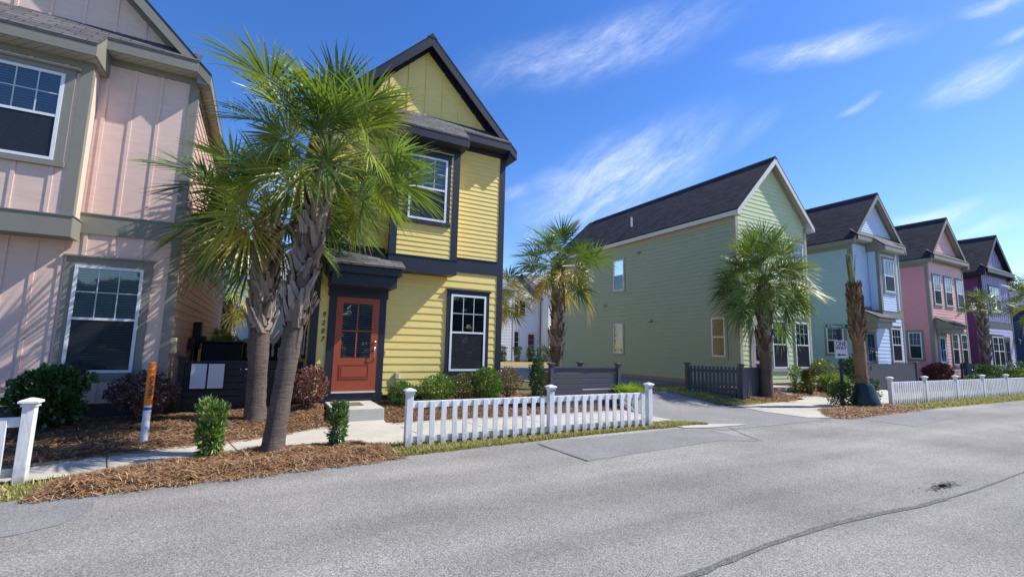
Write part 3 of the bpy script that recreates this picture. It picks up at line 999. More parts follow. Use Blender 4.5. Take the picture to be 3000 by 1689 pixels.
# mulch beds, mounded, fading into their edges
def mound(h, amp=.03, ex=.12, ey=.25):
    def f(u, v, x, y):
        e = min(1, min(u, 1 - u) / ex) * min(1, min(v, 1 - v) / ey)
        return -.02 + (h + amp * (fbm(x * 2.3, y * 2.3) + .6 * fbm(x * 9, y * 9, 4))) * math.sin(e * math.pi / 2)
    return f
BEDS = []
def bed(x0, x1, lo, hi, h, nx, ny, amp=.03, ex=.05, ey=.15):
    f = mound(h, amp, ex, ey)
    sheet('mulch_bed', x0, x1, lo, hi, nx, ny, f, M_mulch)
    BEDS.append((x0, x1, lo, hi, f))
isl_lo = lambda x: edge(x) - .1 + .1 * fbm(x * 3, 9)
isl_hi = lambda x: lerp_tab([(-1.9, 6.95), (-.8, 7.62), (.2, 8.0), (1.3, 7.95), (1.95, 7.45)], x) + .05 * fbm(x * 3, 5)
bed(-1.9, 1.95, isl_lo, isl_hi, .085, 60, 24, .04, .08, .25)
whj = lambda x: whi(x) - .1 + .07 * fbm(x * 2.7, 1.5)
bed(-9, 1.34, whj, 11.02, .05, 120, 34, .035, .02, .1)
bed(2.34, 8.75, whj, lambda x: 11.02 if x < 5.6 else 12.2, .05, 80, 34, .035, .03, .1)
bed(13.9, 20.75, lambda x: lerp_tab([(13.9, 9.45), (15.2, 9.0), (16.6, 9.5), (20.75, 9.3)], x), 11.02, .05, 70, 20, .03, .05, .1)
bed(12.9, 18.1, lambda x: edge(x) - .05, lambda x: lerp_tab([(12.9, 6.7), (14.3, 7.7), (17.2, 7.9), (18.1, 7.3)], x), .06, 60, 20, .03, .12, .25)
bed(23.7, 44.5, 9.28, 11.02, .05, 90, 12, .03, .02, .1)
bed(14, 40, 34.6, 36, .05, 40, 6)

# grass strips
gl = lambda x: edge(x) - .02 + .03 * fbm(x * 5, 2)
sheet('grass_bank', -9, -1.2, gl, lambda x: wlo(x) + .03, 40, 6, mound(.03, .015, .03, .3), M_grass)
sheet('grass_bank', 1.7, 8.75, gl, lambda x: min(7.62, edge(x) - .02 + .62 * math.sqrt(max(0, (8.76 - x) / .9))), 60, 8, mound(.035, .015, .03, .3), M_grass)
sheet('grass_bank', 17.7, 60, gl, 7.64, 100, 6, mound(.03, .015, .02, .3), M_grass)
sheet('grass_bank', 11.0, 15.5, lambda x: lerp_tab([(11, 12.0), (11.6, 10.6), (12.3, 9.35), (12.8, 9.0), (15.5, 9.2)], x), lambda x: lerp_tab([(11, 12.1), (12.1, 12.9), (15.5, 13.0)], x), 30, 20, .012, M_grass)
sheet('back_lawn', -14, 60, 27, 34.8, 40, 4, .01, ground_mat('dry_lawn', (.34, .25, .10), (.26, .20, .08), scale=2, fine=30))

# loose needles and blades as stuff
def needle(b, x, y, z, a, ln, w_, c, lift=.02):
    dx, dy = math.cos(a), math.sin(a)
    nx_, ny_ = -dy * w_ / 2, dx * w_ / 2
    k = (rnd.random() - .5) * .35 * ln
    p = [(-.5, 0), (0, 1), (.5, 0)]
    row = [(x + dx * ln * t + (-dy) * k * s_, y + dy * ln * t + dx * k * s_, z + lift * s_) for t, s_ in p]
    for q, r_ in zip(row, row[1:]):
        b.face([(q[0] - nx_, q[1] - ny_, q[2]), (r_[0] - nx_, r_[1] - ny_, r_[2]), (r_[0] + nx_, r_[1] + ny_, r_[2]), (q[0] + nx_, q[1] + ny_, q[2])], c=c)
STRAW = [(.34, .20, .105), (.22, .115, .055), (.42, .26, .145), (.14, .07, .035), (.50, .34, .20), (.28, .155, .08), (.36, .19, .09)]
straw = MB(); rnd = random.Random(11)
for bi, cnt, ln, ww in ((0, 9500, .17, .0065), (1, 11000, .18, .008), (2, 4200, .17, .009), (3, 2600, .2, .014), (4, 2600, .2, .014), (5, 1500, .25, .02)):
    x0, x1, lo, hi, f = BEDS[bi]
    for i in range(cnt):
        x = rnd.uniform(x0 + .02, x1 - .02)
        if bi == 1 and x < -4.5: x = rnd.uniform(-4.5, x1)
        a_ = lo(x) if callable(lo) else lo; c_ = hi(x) if callable(hi) else hi
        v = rnd.uniform(-.03, 1.0) if bi != 0 else rnd.uniform(-.05, 1.03)
        y = a_ + (c_ - a_) * v
        z = T(x, y) + f((x - x0) / (x1 - x0), min(1, max(0, v)), x, y) + rnd.uniform(.0, .018)
        z = max(z, T(x, y) + .012)
        c = rnd.choice(STRAW); g = rnd.uniform(.75, 1.25)
        needle(straw, x, y, z, rnd.gauss(.35, .9), ln * rnd.uniform(.6, 1.3), ww * rnd.uniform(.8, 1.3), (c[0] * g, c[1] * g, c[2] * g), rnd.uniform(0, .03))
o = straw.build('pine_straw', leaf_mat('straw', rough=.7, trans=.0, spec=.2), kind='stuff')
setp(o, 'loose brown pine needles strewn over the planting beds', 'pine straw')

GR = [(.24, .26, .06), (.36, .31, .11), (.44, .36, .16), (.16, .21, .04), (.50, .42, .20), (.30, .30, .09)]
grass = MB()
def blades(x0, x1, lo, hi, cnt, h, w_):
    for i in range(cnt):
        x = rnd.uniform(x0, x1); a_, c_ = lo(x), hi(x)
        if c_ - a_ < .03: continue
        y = rnd.uniform(a_, c_)
        z = T(x, y) + .005
        c = rnd.choice(GR); g = rnd.uniform(.7, 1.2); c = (c[0] * g, c[1] * g, c[2] * g)
        a = rnd.random() * 6.28; hh = h * rnd.uniform(.5, 1.4); lx, ly = math.cos(a) * hh * .9, math.sin(a) * hh * .9
        px, py = math.cos(a + 1.57) * w_ / 2, math.sin(a + 1.57) * w_ / 2
        grass.face([(x - px, y - py, z), (x + px, y + py, z), (x + px * .8 + lx * .5, y + py * .8 + ly * .5, z + hh * .7), (x - px * .8 + lx * .5, y - py * .8 + ly * .5, z + hh * .7)], c=c)
        grass.face([(x - px * .8 + lx * .5, y - py * .8 + ly * .5, z + hh * .7), (x + px * .8 + lx * .5, y + py * .8 + ly * .5, z + hh * .7), (x + lx, y + ly, z + hh)], c=c)
gh = lambda x: min(7.6, edge(x) - .02 + .62 * math.sqrt(max(0, (8.76 - x) / .9)))
blades(-4, -1.2, gl, lambda x: wlo(x) + .02, 3500, .04, .008)
blades(1.75, 8.75, gl, gh, 17000, .045, .010)
blades(17.7, 32, gl, lambda x: 7.6, 5000, .06, .02)
blades(11.3, 15.0, lambda x: lerp_tab([(11, 12.0), (11.6, 10.6), (12.3, 9.35), (12.8, 9.0), (15.5, 9.2)], x), lambda x: 11.5, 2500, .05, .016)
o = grass.build('short_grass', leaf_mat('grass_blade', rough=.6, trans=.2, spec=.3), kind='stuff')
setp(o, 'short half-dry grass along the kerbless road edge under the picket fences', 'grass')

# ------------------------------------------------------------------ the houses
M_roof = shingle_mat('roof_shingle', (.030, .027, .034), (.062, .056, .066), (.012, .011, .014))
M_pent = shingle_mat('roof_shingle_sunlit', (.085, .08, .084), (.15, .142, .146), (.028, .026, .028))  # same shingle as the main roof, its sunlit look put into a lighter colour
C_greige = mat('trim_greige', (.235, .228, .188), rough=.5, var=.06, bump=.1)
C_black = mat('trim_black', (.020, .023, .037), rough=.42, var=.15, bump=.1)
C_stone = mat('trim_stone', (.36, .345, .295), rough=.5, var=.06, bump=.1)
C_white = mat('trim_white', (.62, .61, .57), rough=.5, var=.05, bump=.1)
S_rose = siding_mat('siding_rose', (.75, .555, .465))
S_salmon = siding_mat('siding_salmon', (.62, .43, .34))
S_yell = siding_mat('siding_yellow', (.80, .625, .205))
S_green = siding_mat('siding_green', (.55, .62, .37))
S_green2 = siding_mat('siding_green_shaded', (.315, .39, .285))  # same green as the front, darkened: the side's shade is in the colour
S_blue = siding_mat('siding_blue', (.56, .68, .85))
S_blue2 = siding_mat('siding_blue_shaded', (.36, .50, .53))  # duller copy of the front blue, with the shaded side painted into it
S_pink = siding_mat('siding_pink', (.85, .46, .46))
S_pink2 = siding_mat('siding_pink_shaded', (.72, .30, .34))  # front pink made deeper, shade of the side wall put into the tone
S_purp = siding_mat('siding_purple', (.33, .28, .52))
S_lil = siding_mat('siding_lilac', (.47, .42, .64))
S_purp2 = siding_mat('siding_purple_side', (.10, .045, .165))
S_navy = siding_mat('siding_navy', (.035, .085, .19))
S_wht = siding_mat('siding_white', (.72, .74, .78))

# rose house at the left edge
XP = -3.87
hr = house('rose_house', 'rose pink board-and-batten house with grey-green trim at the left edge', XP, S_rose, S_salmon, C_greige, M_roof, pent_m=M_pent, gable='batten',
           up_style='batten', lo_style='batten', bay=True, gz_=.15, left=False, side_band=True, battx=[-1.95, -1.5, -1.05, -.55, -.1, .28, .63, .92, 1.32, 1.74], group=None)
Fp = frame_front(XP, YF)
for o_ in []: pass
window(hr, Fp, .84, 1.83, .96, 2.89, C_greige, cw=.13, head=.15, sillh=.12, blindmat=mat('blind_green', (.50, .56, .53), rough=.5))
window(hr, frame_front(XP, 10.55), -.47, .48, 4.61, 6.2, C_greige, cw=.13, head=.1, blinds='both', dd=.01)
# yellow house
XY = 3.3
hy = house('yellow_house', 'yellow lap-sided house with black trim and a rust-red front door, number 9207', XY, S_yell, S_yell, C_black, M_roof, pent_m=M_pent, gable='batten', bay=True, gz_=.25, sof=(.03, .03, .04),
           gablem=S_yell, bx=0.0)
Fy = frame_front(XY, YF)
window(hy, Fy, .89, 1.87, .96, 2.89, C_black, cw=.1, head=.1, sillh=.1, dd=.01, slat=.016, blindmat=mat('blind_darker', (.22, .22, .23)))  # darker grey blind with thin, spaced slats
window(hy, frame_front(XY, 10.55), -.47, .49, 4.58, 6.18, C_black, cw=.1, head=.12, dd=.01)
canopy(hy, 1.14, 2.72, C_black, M_pent)
M_door = mat('door_rust', (.33, .072, .034), rough=.38, var=.06, bump=.05)
door(hy, Fy, 1.46 - XY, 2.41 - XY, .525, 2.63, M_door, C_black, cw=.16)
for i, ch in enumerate('9207'):
    text_obj('house_number', ch, .155, mat('number_black', (.012, .012, .014), rough=.35), hy, (1.205, YF - .024, 2.21 - i * .183), Vector((1, 0, 0)), Z, depth=.004, shear=.25, sx=.85, bold=.002)
ob = MB(); ob.box(2.86, 2.955, YF - .075, YF - .01, .78, .93)
ob.build('outlet_cover', mat('outlet_beige', (.5, .47, .36), rough=.5), hy, bevel=.008)
ob = MB(); ob.tube([(2.60, YF - .015, 1.42), (2.60, YF - .06, 1.41)], .02, 10); ob.box(2.575, 2.625, YF - .03, YF - .01, 1.36, 1.45)
ob.build('spigot', S_yell, hy)
Fyl = frame_left(XY - HW)
window(hy, Fyl, 11.9, 12.5, 1.3, 2.9, C_black, cw=.09, head=.09, sillh=.09, cap=False)
# green house
XG = 17.98
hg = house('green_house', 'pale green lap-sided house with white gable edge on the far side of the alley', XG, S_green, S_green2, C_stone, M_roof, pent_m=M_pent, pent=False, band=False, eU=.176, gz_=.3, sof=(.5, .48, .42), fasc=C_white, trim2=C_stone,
           found=mat('foundation_beige', (.30, .27, .2), rough=.9, var=.2))
Fg = frame_front(XG, YF); Fgl = frame_left(XG - HW)
for a0 in (-.40, 1.13): window(hg, Fg, a0, a0 + .96, 1.0, 2.85, C_stone, cw=.07, head=.14, sillh=.12)
for a0 in (-1.75, 1.1): window(hg, Fg, a0, a0 + .9, 4.6, 6.2, C_stone, cw=.07, head=.1, blindmat=mat('blind_bright', (.5, .54, .62), rough=.5))
door(hg, Fg, -1.62, -.70, .55, 2.62, mat('door_mauve', (.42, .33, .42), rough=.45, var=.05), C_stone, cw=.13)
window(hg, Fgl, 11.58, 12.17, 1.4, 2.9, C_stone, cw=.09, head=.09, sillh=.09, cap=False, muntins=False, scr='full')
window(hg, Fgl, 17.25, 17.9, 1.4, 2.84, C_stone, cw=.07, head=.07, sillh=.07, cap=False, muntins=False, scr='full')
window(hg, Fgl, 17.15, 17.9, 4.5, 6.05, C_stone, cw=.07, head=.07, sillh=.07, cap=False, muntins=False, blinds=None)
for yv, zv in ((16.1, 6.15), (18.6, 3.75), (15.4, 2.85)):
    v = MB(); x = XG - HW
    v.mesh([(x - .015, yv - .08, zv), (x - .11, yv - .08, zv), (x - .02, yv - .08, zv + .13), (x - .015, yv + .08, zv), (x - .11, yv + .08, zv), (x - .02, yv + .08, zv + .13)], [(0, 1, 2), (5, 4, 3), (0, 3, 4, 1), (1, 4, 5, 2), (2, 5, 3, 0)])
    v.build('wall_vent', mat('vent_olive', (.28, .27, .17), rough=.6), hg)
v = MB(); v.tube([(16.2, 17.2, 7.8), (16.2, 17.2, 8.3)], .045, 10); v.build('vent_pipe', WHITE, hg)
# blue house
XB = 26.35
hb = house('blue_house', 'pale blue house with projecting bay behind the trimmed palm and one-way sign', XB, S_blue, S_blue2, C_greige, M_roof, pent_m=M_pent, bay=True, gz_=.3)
window(hb, frame_front(XB, YF), .9, 1.86, 1.3, 2.92, C_greige, cw=.08, head=.1)
window(hb, frame_front(XB, 10.55), -.47, .5, 4.6, 6.15, C_greige, cw=.1, head=.1)
window(hb, frame_left(XB - HW), 11.5, 12.25, 1.62, 2.88, C_greige, cw=.1, head=.12, cap=False)
canopy(hb, 24.25, 25.85, C_greige, M_pent)
door(hb, frame_front(XB, YF), 24.75 - XB, 25.65 - XB, .6, 2.68, mat('door_navy', (.03, .06, .14), rough=.4), C_greige, cw=.14)
# pink house
XK = 34.35
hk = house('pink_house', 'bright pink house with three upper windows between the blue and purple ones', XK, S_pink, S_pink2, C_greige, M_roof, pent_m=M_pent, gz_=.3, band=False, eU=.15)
Fk = frame_front(XK, YF)
for a in (-1.83, -.35, 1.23): window(hk, Fk, a, a + .91, 4.45, 6.05, C_greige, cw=.07, head=.08, blindmat=mat('blind_bright', (.5, .54, .62)))
for a in (-.09, 1.18): window(hk, Fk, a, a + .82, 1.15, 2.9, C_greige, cw=.07, head=.07)
window(hk, frame_left(XK - HW), 11.5, 12.08, 1.43, 2.9, C_greige, cw=.1, head=.12, cap=False)
canopy(hk, 32.25, 33.95, C_greige, M_pent)
door(hk, Fk, 32.6 - XK, 33.42 - XK, .6, 2.7, mat('door_paleblue', (.25, .42, .6), rough=.4), C_greige, cw=.14)
# purple house
XU = 41.95
hu = house('purple_house', 'purple house with vertical boards upstairs and lilac siding below, far right', XU, S_lil, S_purp2, C_black, M_roof, pent_m=M_pent, gz_=.3, up_style='batten', upper=S_purp, gable='batten', gablem=S_purp, sof=(.03, .03, .04),
           battx=[-2.05 + .34 * i for i in range(13)])
Fu = frame_front(XU, YF)
window(hu, Fu, -1.3, .45, 4.5, 6.1, C_black, cw=.08, head=.09, mull=1, cols=2, rows=2, blindmat=mat('blind_bright', (.5, .54, .62)))
window(hu, Fu, -1.65, .2, 1.1, 2.92, C_black, cw=.09, head=.09, mull=1, cols=2, rows=2)
door(hu, Fu, .42, 1.28, .6, 2.75, mat('door_black', (.015, .015, .02), rough=.4), C_black, cw=.08)
lm = MB(); lm.lathe(44.15, 10.8, [(.05, 2.5), (.1, 2.55), (.12, 2.75), (.14, 2.77), (.02, 2.9)], sq=True); lm.box(44.12, 44.18, 10.82, 11.0, 2.8, 2.84)
lm.build('wall_lantern', C_black, hu)

# ------------------------------------------------------------------ white picket fences
M_pick = mat('picket_white', (.82, .82, .82), rough=.55, var=.09, scale=9, bump=.35, bscale=30, stretch=(1, 1, .25), c2=(.62, .63, .63))
def soil_splash(M):
    """green-brown soil splash near the ground and scattered scuffs"""
    t = M.node_tree; b = t.nodes['Principled BSDF']; src = b.inputs['Base Color'].links[0].from_socket
    tcn = nd(t, 'ShaderNodeTexCoord'); sp = nd(t, 'ShaderNodeSeparateXYZ'); t.links.new(tcn.outputs['Object'], sp.inputs[0])
    no = nd(t, 'ShaderNodeTexNoise'); no.inputs['Scale'].default_value = 14; no.inputs['Detail'].default_value = 6; t.links.new(tcn.outputs['Object'], no.inputs['Vector'])
    h = mth(t, 'SUBTRACT', mth(t, 'MULTIPLY', no.outputs['Fac'], .42), sp.outputs[2])
    mr = nd(t, 'ShaderNodeMapRange'); mr.inputs['From Min'].default_value = 0; mr.inputs['From Max'].default_value = .2; mr.inputs['To Max'].default_value = .8; t.links.new(h, mr.inputs['Value'])
    n2 = nd(t, 'ShaderNodeTexNoise'); n2.inputs['Scale'].default_value = 23; n2.inputs['Detail'].default_value = 3; t.links.new(tcn.outputs['Object'], n2.inputs['Vector'])
    m2 = nd(t, 'ShaderNodeMapRange'); m2.inputs['From Min'].default_value = .66; m2.inputs['From Max'].default_value = .74; m2.inputs['To Max'].default_value = .45; t.links.new(n2.outputs['Fac'], m2.inputs['Value'])
    f = mth(t, 'MAXIMUM', mr.outputs[0], m2.outputs[0])
    mx = nd(t, 'ShaderNodeMix', data_type='RGBA'); t.links.new(f, mx.inputs[0]); t.links.new(src, mx.inputs[6]); mx.inputs[7].default_value = (.30, .27, .20, 1)
    t.links.new(mx.outputs[2], b.inputs['Base Color'])
soil_splash(M_pick)
M_raw = mat('raw_wood', (.40, .29, .16), rough=.8, var=.3, scale=20)
M_nail = mat('nail_rust', (.12, .09, .07), rough=.8)


def fence_post(root, x, y, tilt=0, h=.86, raw=False):
    p = MB(); p.box(x - .052, x + .052, y - .052, y + .052, -.03, h)
    ob = p.build('post', M_pick, root, bevel=.005)
    c = MB(); c.lathe(x, y, [(.058, h - .035), (.066, h - .035), (.066, h - .012), (.058, h - .012), (.058, h + .002), (.085, h + .004), (.085, h + .024), (.07, h + .034), (.012, h + .058)], sq=True)
    c.build('post_cap', M_pick, ob)
    if raw:
        q = MB(); q.box(x - .0535, x + .0535, y - .0545, y - .0525, h - .06, h - .036); q.build('bare_wood', M_raw, ob)
    return ob


def picket_run(root, x0, x1, y, n, seed, top=.71, nails=True):
    rnd = random.Random(seed)
    r_ = MB(); r_.box(x0 + .053, x1 - .053, y - .012, y + .026, top - .105, top)
    r_.build('rail', M_pick, root, bevel=.003)
    r_ = MB(); r_.box(x0 + .053, x1 - .053, y - .012, y + .026, .075, .165)
    r_.build('rail', M_pick, root, bevel=.003)
    st = (x1 - x0) / (n + 1)
    for i in range(n):
        x = x0 + st * (i + 1) + rnd.uniform(-.006, .006)
        w_ = .043 + rnd.uniform(-.002, .002); t = rnd.uniform(-.011, .011); zb = rnd.uniform(.015, .04); zt = top - .004 + rnd.uniform(-.004, .001)
        b = MB()
        b.hexa([(x - w_ + t, y - .032, zb), (x + w_ + t, y - .032, zb), (x + w_ + t, y - .013, zb), (x - w_ + t, y - .013, zb), (x - w_, y - .032, zt), (x + w_, y - .032, zt), (x + w_, y - .013, zt), (x - w_, y - .013, zt)])
        ob = b.build('picket', M_pick, root, bevel=.003)
        if False:
            k = MB()
            for zz in (.10, .13, top - .03, top - .045):
                xx = x + rnd.choice((-.022, .02)) + rnd.uniform(-.004, .004)
                k.box(xx - .004, xx + .004, y - .0335, y - .0323, zz - .004, zz + .004)
            k.build('nail', M_nail, ob)


f1 = thing('picket_fence', (4.7, 7.27, 0), 'white picket fence of two bays in front of the yellow house', 'fence')
fence_post(f1, 2.14, 7.24); fence_post(f1, 4.80, 7.25, raw=True); fence_post(f1, 7.27, 7.26, raw=True)
picket_run(f1, 2.14, 4.80, 7.25, 13, 1); picket_run(f1, 4.80, 7.27, 7.26, 12, 2)
f0 = thing('picket_fence', (-2.2, 7.1, 0), 'end post and top rail of a white fence at the left edge of the photo', 'fence')
fence_post(f0, -2.17, 7.12); 
picket_run(f0, -4.8, -2.17, 7.12, 12, 3, nails=False)
fence_post(f0, -4.8, 7.12)
f2 = thing('picket_fence', (24, 7.35, 0), 'long white picket fence along the road in front of the blue and pink houses', 'fence')
px = [17.92, 20.4, 22.95, 25.5, 28.1, 30.7, 33.3]
for x in px: fence_post(f2, x, 7.35)
for i, (a, b_) in enumerate(zip(px, px[1:])): picket_run(f2, a, b_, 7.35, 15, 10 + i, top=.74, nails=False)

# ------------------------------------------------------------------ dark fences and screens
M_dark = mat('stain_charcoal', (.062, .068, .085), rough=.55, var=.2, scale=7, bump=.25, bscale=40)
M_dark2 = mat('stain_black', (.020, .022, .028), rough=.5, var=.2, scale=7, bump=.2, bscale=40)


def dark_post(root, x, y, z0, z1, m_, r_=.055, name='post'):
    p = MB(); p.box(x - r_, x + r_, y - r_, y + r_, z0 - .05, z1); ob = p.build(name, m_, root, bevel=.004)
    c = MB(); c.lathe(x, y, [(r_ + .004, z1 - .01), (r_ + .012, z1 - .01), (r_ + .03, z1 + .01), (r_ + .03, z1 + .035), (r_ - .01, z1 + .05)], sq=True); c.build('post_cap', m_, ob)
    return ob


def slat_run(root, P0, P1, z0, z1, n, m_, gap=.22, t=.022):
    P0, P1 = Vector((*P0, 0)), Vector((*P1, 0)); d = (P1 - P0).normalized(); nn = Vector((d.y, -d.x, 0))
    h = (z1 - z0) / n
    F = (P0, d, nn); ln = (P1 - P0).length
    for i in range(n):
        b = MB(); b.fbox(F, .056, ln - .056, z0 + h * i + h * gap / 2, z0 + h * (i + 1) - h * gap / 2, -.011, t - .011)
        b.build('slat', m_, root, bevel=.003)
    b = MB(); b.fbox(F, .056, ln - .056, z1 - .004, z1 + .028, -.035, .045); b.build('top_rail', m_, root)


s1 = thing('slat_screen', (7.7, 9.9, .1), 'charcoal horizontal-slat screen behind the right bay of the white picket fence', 'screen fence')
dark_post(s1, 6.56, 9.9, 0, 1.17, M_dark); dark_post(s1, 8.78, 9.9, 0, 1.17, M_dark); dark_post(s1, 8.3, 11.0, .15, 1.16, M_dark)
slat_run(s1, (6.56, 9.9), (8.78, 9.9), .1, 1.09, 7, M_dark, gap=.2)
slat_run(s1, (6.75, 11.0), (8.3, 11.0), .2, 1.0, 6, M_dark)
acb = MB(); acb.box(6.95, 7.75, 10.3, 10.95, .2, .95); ac = acb.build('condenser_unit', mat('condenser_grey', (.10, .10, .105), rough=.6, var=.2, bump=.4, bscale=90), loc=(7.35, 10.6, .2), bevel=.02)
setp(ac, 'grey air-conditioning unit hidden behind the charcoal slat screen', 'air conditioner')
s2 = thing('slat_screen', (-.2, 11.25, .15), 'black horizontal-slat fence between the rose and yellow houses, behind two palm trunks', 'screen fence')
dark_post(s2, -1.32, 11.22, .1, 1.22, M_dark2)
slat_run(s2, (-1.32, 11.25), (.94, 11.25), .18, 1.14, 7, M_dark2, gap=.12)
# blank yard sign
y1 = thing('yard_sign', (-.86, 11.1, .15), 'two blank white panels on a thin black stand before the black slat fence', 'sign')
b = MB(); b.tube([(-.86, 11.12, .12), (-.86, 11.12, 1.14)], .011, 8); b.box(-1.15, -.575, 11.105, 11.135, 1.118, 1.136); b.build('stand', M_dark2, y1)
for a_, c_ in ((-1.145, -.885), (-.855, -.585)):
    b = MB(); b.box(a_, c_, 11.092, 11.1, .635, 1.118); b.build('panel', mat('panel_white', (.62, .63, .68), rough=.4, var=.03), y1, bevel=.002)

# small dark picket enclosure by the green house
g1 = thing('picket_enclosure', (13.8, 9.75, .08), 'charcoal pointed-picket fence turning a corner beside the palm at the green house', 'fence')


def dark_pickets(root, P0, P1, zb, zt, n, m_, gap=.3):
    P0, P1 = Vector((*P0, 0)), Vector((*P1, 0)); d = (P1 - P0).normalized(); nn = Vector((d.y, -d.x, 0)); ln = (P1 - P0).length
    F = (P0, d, nn); st = (ln - .12) / n; w_ = st * (1 - gap) / 2
    rnd = random.Random(n)
    for z in (.28, .86):
        b = MB(); b.fbox(F, .056, ln - .056, zb + z - .045, zb + z + .045, -.03, .0); b.build('rail', m_, root)
    for i in range(n):
        a = .06 + st * (i + .5); zz = zt + rnd.uniform(-.01, .01)
        b = MB(); b.fprism(F, [(a - w_, zb + .02), (a + w_, zb + .02), (a + w_, zz - .035), (a + w_ * .35, zz), (a - w_ * .35, zz), (a - w_, zz - .035)], .001, .018)
        b.build('picket', m_, root)


dark_pickets(g1, (12.75, 10.95), (13.8, 9.68), .1, 1.12, 13, M_dark, gap=.28)
dark_pickets(g1, (13.8, 9.68), (15.15, 9.95), .08, 1.10, 10, M_dark, gap=.12)
for p_ in ((12.75, 10.95), (13.8, 9.68), (15.15, 9.95)): dark_post(g1, p_[0], p_[1], .05, 1.16, M_dark)
for lab, x0, x1 in (('charcoal solid picket fence in front of the pale blue house', 22.3, 26.7), ('charcoal solid picket fence in front of the pink house door', 32.4, 34.6)):
    q = thing('picket_enclosure', ((x0 + x1) / 2, 9.9, .2), lab, 'fence')
    dark_pickets(q, (x0, 9.9), (x1, 9.9), .1, 1.24, 30 if x1 - x0 > 3 else 14, M_dark, gap=.1)
    dark_pickets(q, (x1, 9.9), (x1 + .02, 10.9), .15, 1.26, 7, M_dark, gap=.1)
    for p_ in ((x0, 9.9), (x1, 9.9)): dark_post(q, p_[0], p_[1], .1, 1.27, M_dark)

# ------------------------------------------------------------------ stoops
M_stoop = ground_mat('stoop_concrete', (.40, .39, .345), (.50, .485, .43), scale=3, fine=50, bump=.3, fvar=.12, dist=.005)
for lab, x0, x1, y0, zt in (('concrete step in front of the rust-red door', 1.35, 2.33, 9.6, .31), ('low concrete step by the mauve door of the green house', 16.5, 17.5, 10.2, .36)):
    b = MB(); b.box(x0, x1, y0, YF - .06, .0, zt)
    o = b.build('door_step', M_stoop, loc=((x0 + x1) / 2, (y0 + YF) / 2, T(x0, y0)), bevel=.015)
    setp(o, lab, 'step')
b = MB(); b.box(1.42, 2.02, 10.1, 10.62, .312, .322)
setp(b.build('door_mat', mat('mat_brown', (.20, .13, .08), rough=.95, var=.45, scale=9, bump=.6, bscale=80), loc=(1.72, 10.36, .311)), 'worn brown doormat on the concrete step of the yellow house', 'doormat')

# ------------------------------------------------------------------ utility marker, signs
mk = thing('marker_post', (-1.43, 9.0, .06), 'orange and white utility marker post in the pine straw before the rose house', 'marker post')
zb = .05
b = MB(); b.lathe(-1.43, 9.0, [(.05, zb), (.05, .58)], 20); b.build('white_tube', mat('tube_white', (.68, .70, .74), rough=.35, var=.05), mk, smooth=False)
b = MB(); b.lathe(-1.43, 9.0, [(.0515, .51), (.0515, .555)], 20); b.build('blue_band', mat('band_blue', (.02, .05, .28), rough=.4), mk)
b = MB(); b.lathe(-1.43, 9.0, [(.054, .58), (.054, 1.085), (.062, 1.09), (.062, 1.10), (.055, 1.105), (.062, 1.115), (.062, 1.125), (.05, 1.13), (.049, 1.23), (.043, 1.235)], 20)
b.build('orange_tube', mat('tube_orange', (.72, .19, .025), rough=.35, var=.12), mk)
nd_ = Vector((.32, -.95, 0)).normalized()
text_obj('lettering', 'CAUTION', .06, mat('ink_dark', (.05, .02, .015), rough=.6), mk, Vector((-1.43, 9.0, .86)) + nd_ * .0565, Vector((0, 0, -1)), Vector((nd_.y * -1, nd_.x, 0)), depth=.001, sx=1.25, bold=.002)

sg = thing('street_sign', (15.95, 7.78, .03), 'one-way sign and green street-name blade on a black pole left of the trimmed palm', 'sign')
b = MB(); b.tube([(15.97, 7.8, .0), (15.97, 7.8, 2.42)], .042, 14); b.build('pole', M_dark2, sg)
sn = Vector((-.50, -.866, 0)); su = Vector((.866, -.50, 0))
sc_ = Vector((15.93, 7.78, 1.745)) + sn * .055
def plate(name, c, hw_, hh, m_, par, th=.004, rr=.03, off=0.0):
    b = MB(); pts = []
    for (sx_, sz_, a0) in ((1, 1, 0), (-1, 1, 90), (-1, -1, 180), (1, -1, 270)):
        for k in range(4):
            a = R(a0 + 30 * k); pts.append((sx_ * (hw_ - rr) + rr * math.cos(a), sz_ * (hh - rr) + rr * math.sin(a)))
    b.fprism((c + sn * off, su, sn), pts, 0, th); return b.build(name, m_, par)
M_sw = mat('sign_white', (.66, .66, .66), rough=.45, var=.04); M_ink = mat('sign_black', (.012, .012, .014), rough=.5)
M_sg = mat('sign_green', (.015, .17, .09), rough=.4, var=.06)
ow = plate('one_way_plate', sc_, .205, .28, M_sw, sg)
plate('border', sc_, .194, .269, M_ink, ow, th=.001, off=.0045)
plate('face', sc_, .187, .262, M_sw, ow, th=.001, off=.006)
text_obj('lettering', 'ONE\nWAY', .162, M_ink, ow, sc_ + sn * .0075 + Z * .108, su, Z, depth=.001, sx=.92, bold=.004)
b = MB(); b.fprism((sc_ + sn * .0075 - Z * .165, su, sn), [(-.14, 0), (-.05, .052), (-.062, .019), (.135, .019), (.135, -.019), (-.062, -.019), (-.05, -.052)], 0, .0015); b.build('arrow', M_ink, ow)
bu_ = Vector((.955, -.296, 0)).normalized(); bn_ = Vector((-.296, -.955, 0)).normalized()
bc = Vector((15.86, 7.80, 2.46))
b = MB(); b.fbox((bc, bu_, bn_), -.43, .43, -.075, .075, -.003, .003); bl = b.build('name_blade', M_sw, sg)
b = MB(); b.fbox((bc, bu_, bn_), -.42, .42, -.066, .066, .0035, .0045); b.build('green_face', M_sg, bl)
text_obj('lettering', 'E. Patterson Pl.', .122, M_sw, bl, bc + bn_ * .0055, bu_, Z, depth=.001, sx=.86, bold=.0015)

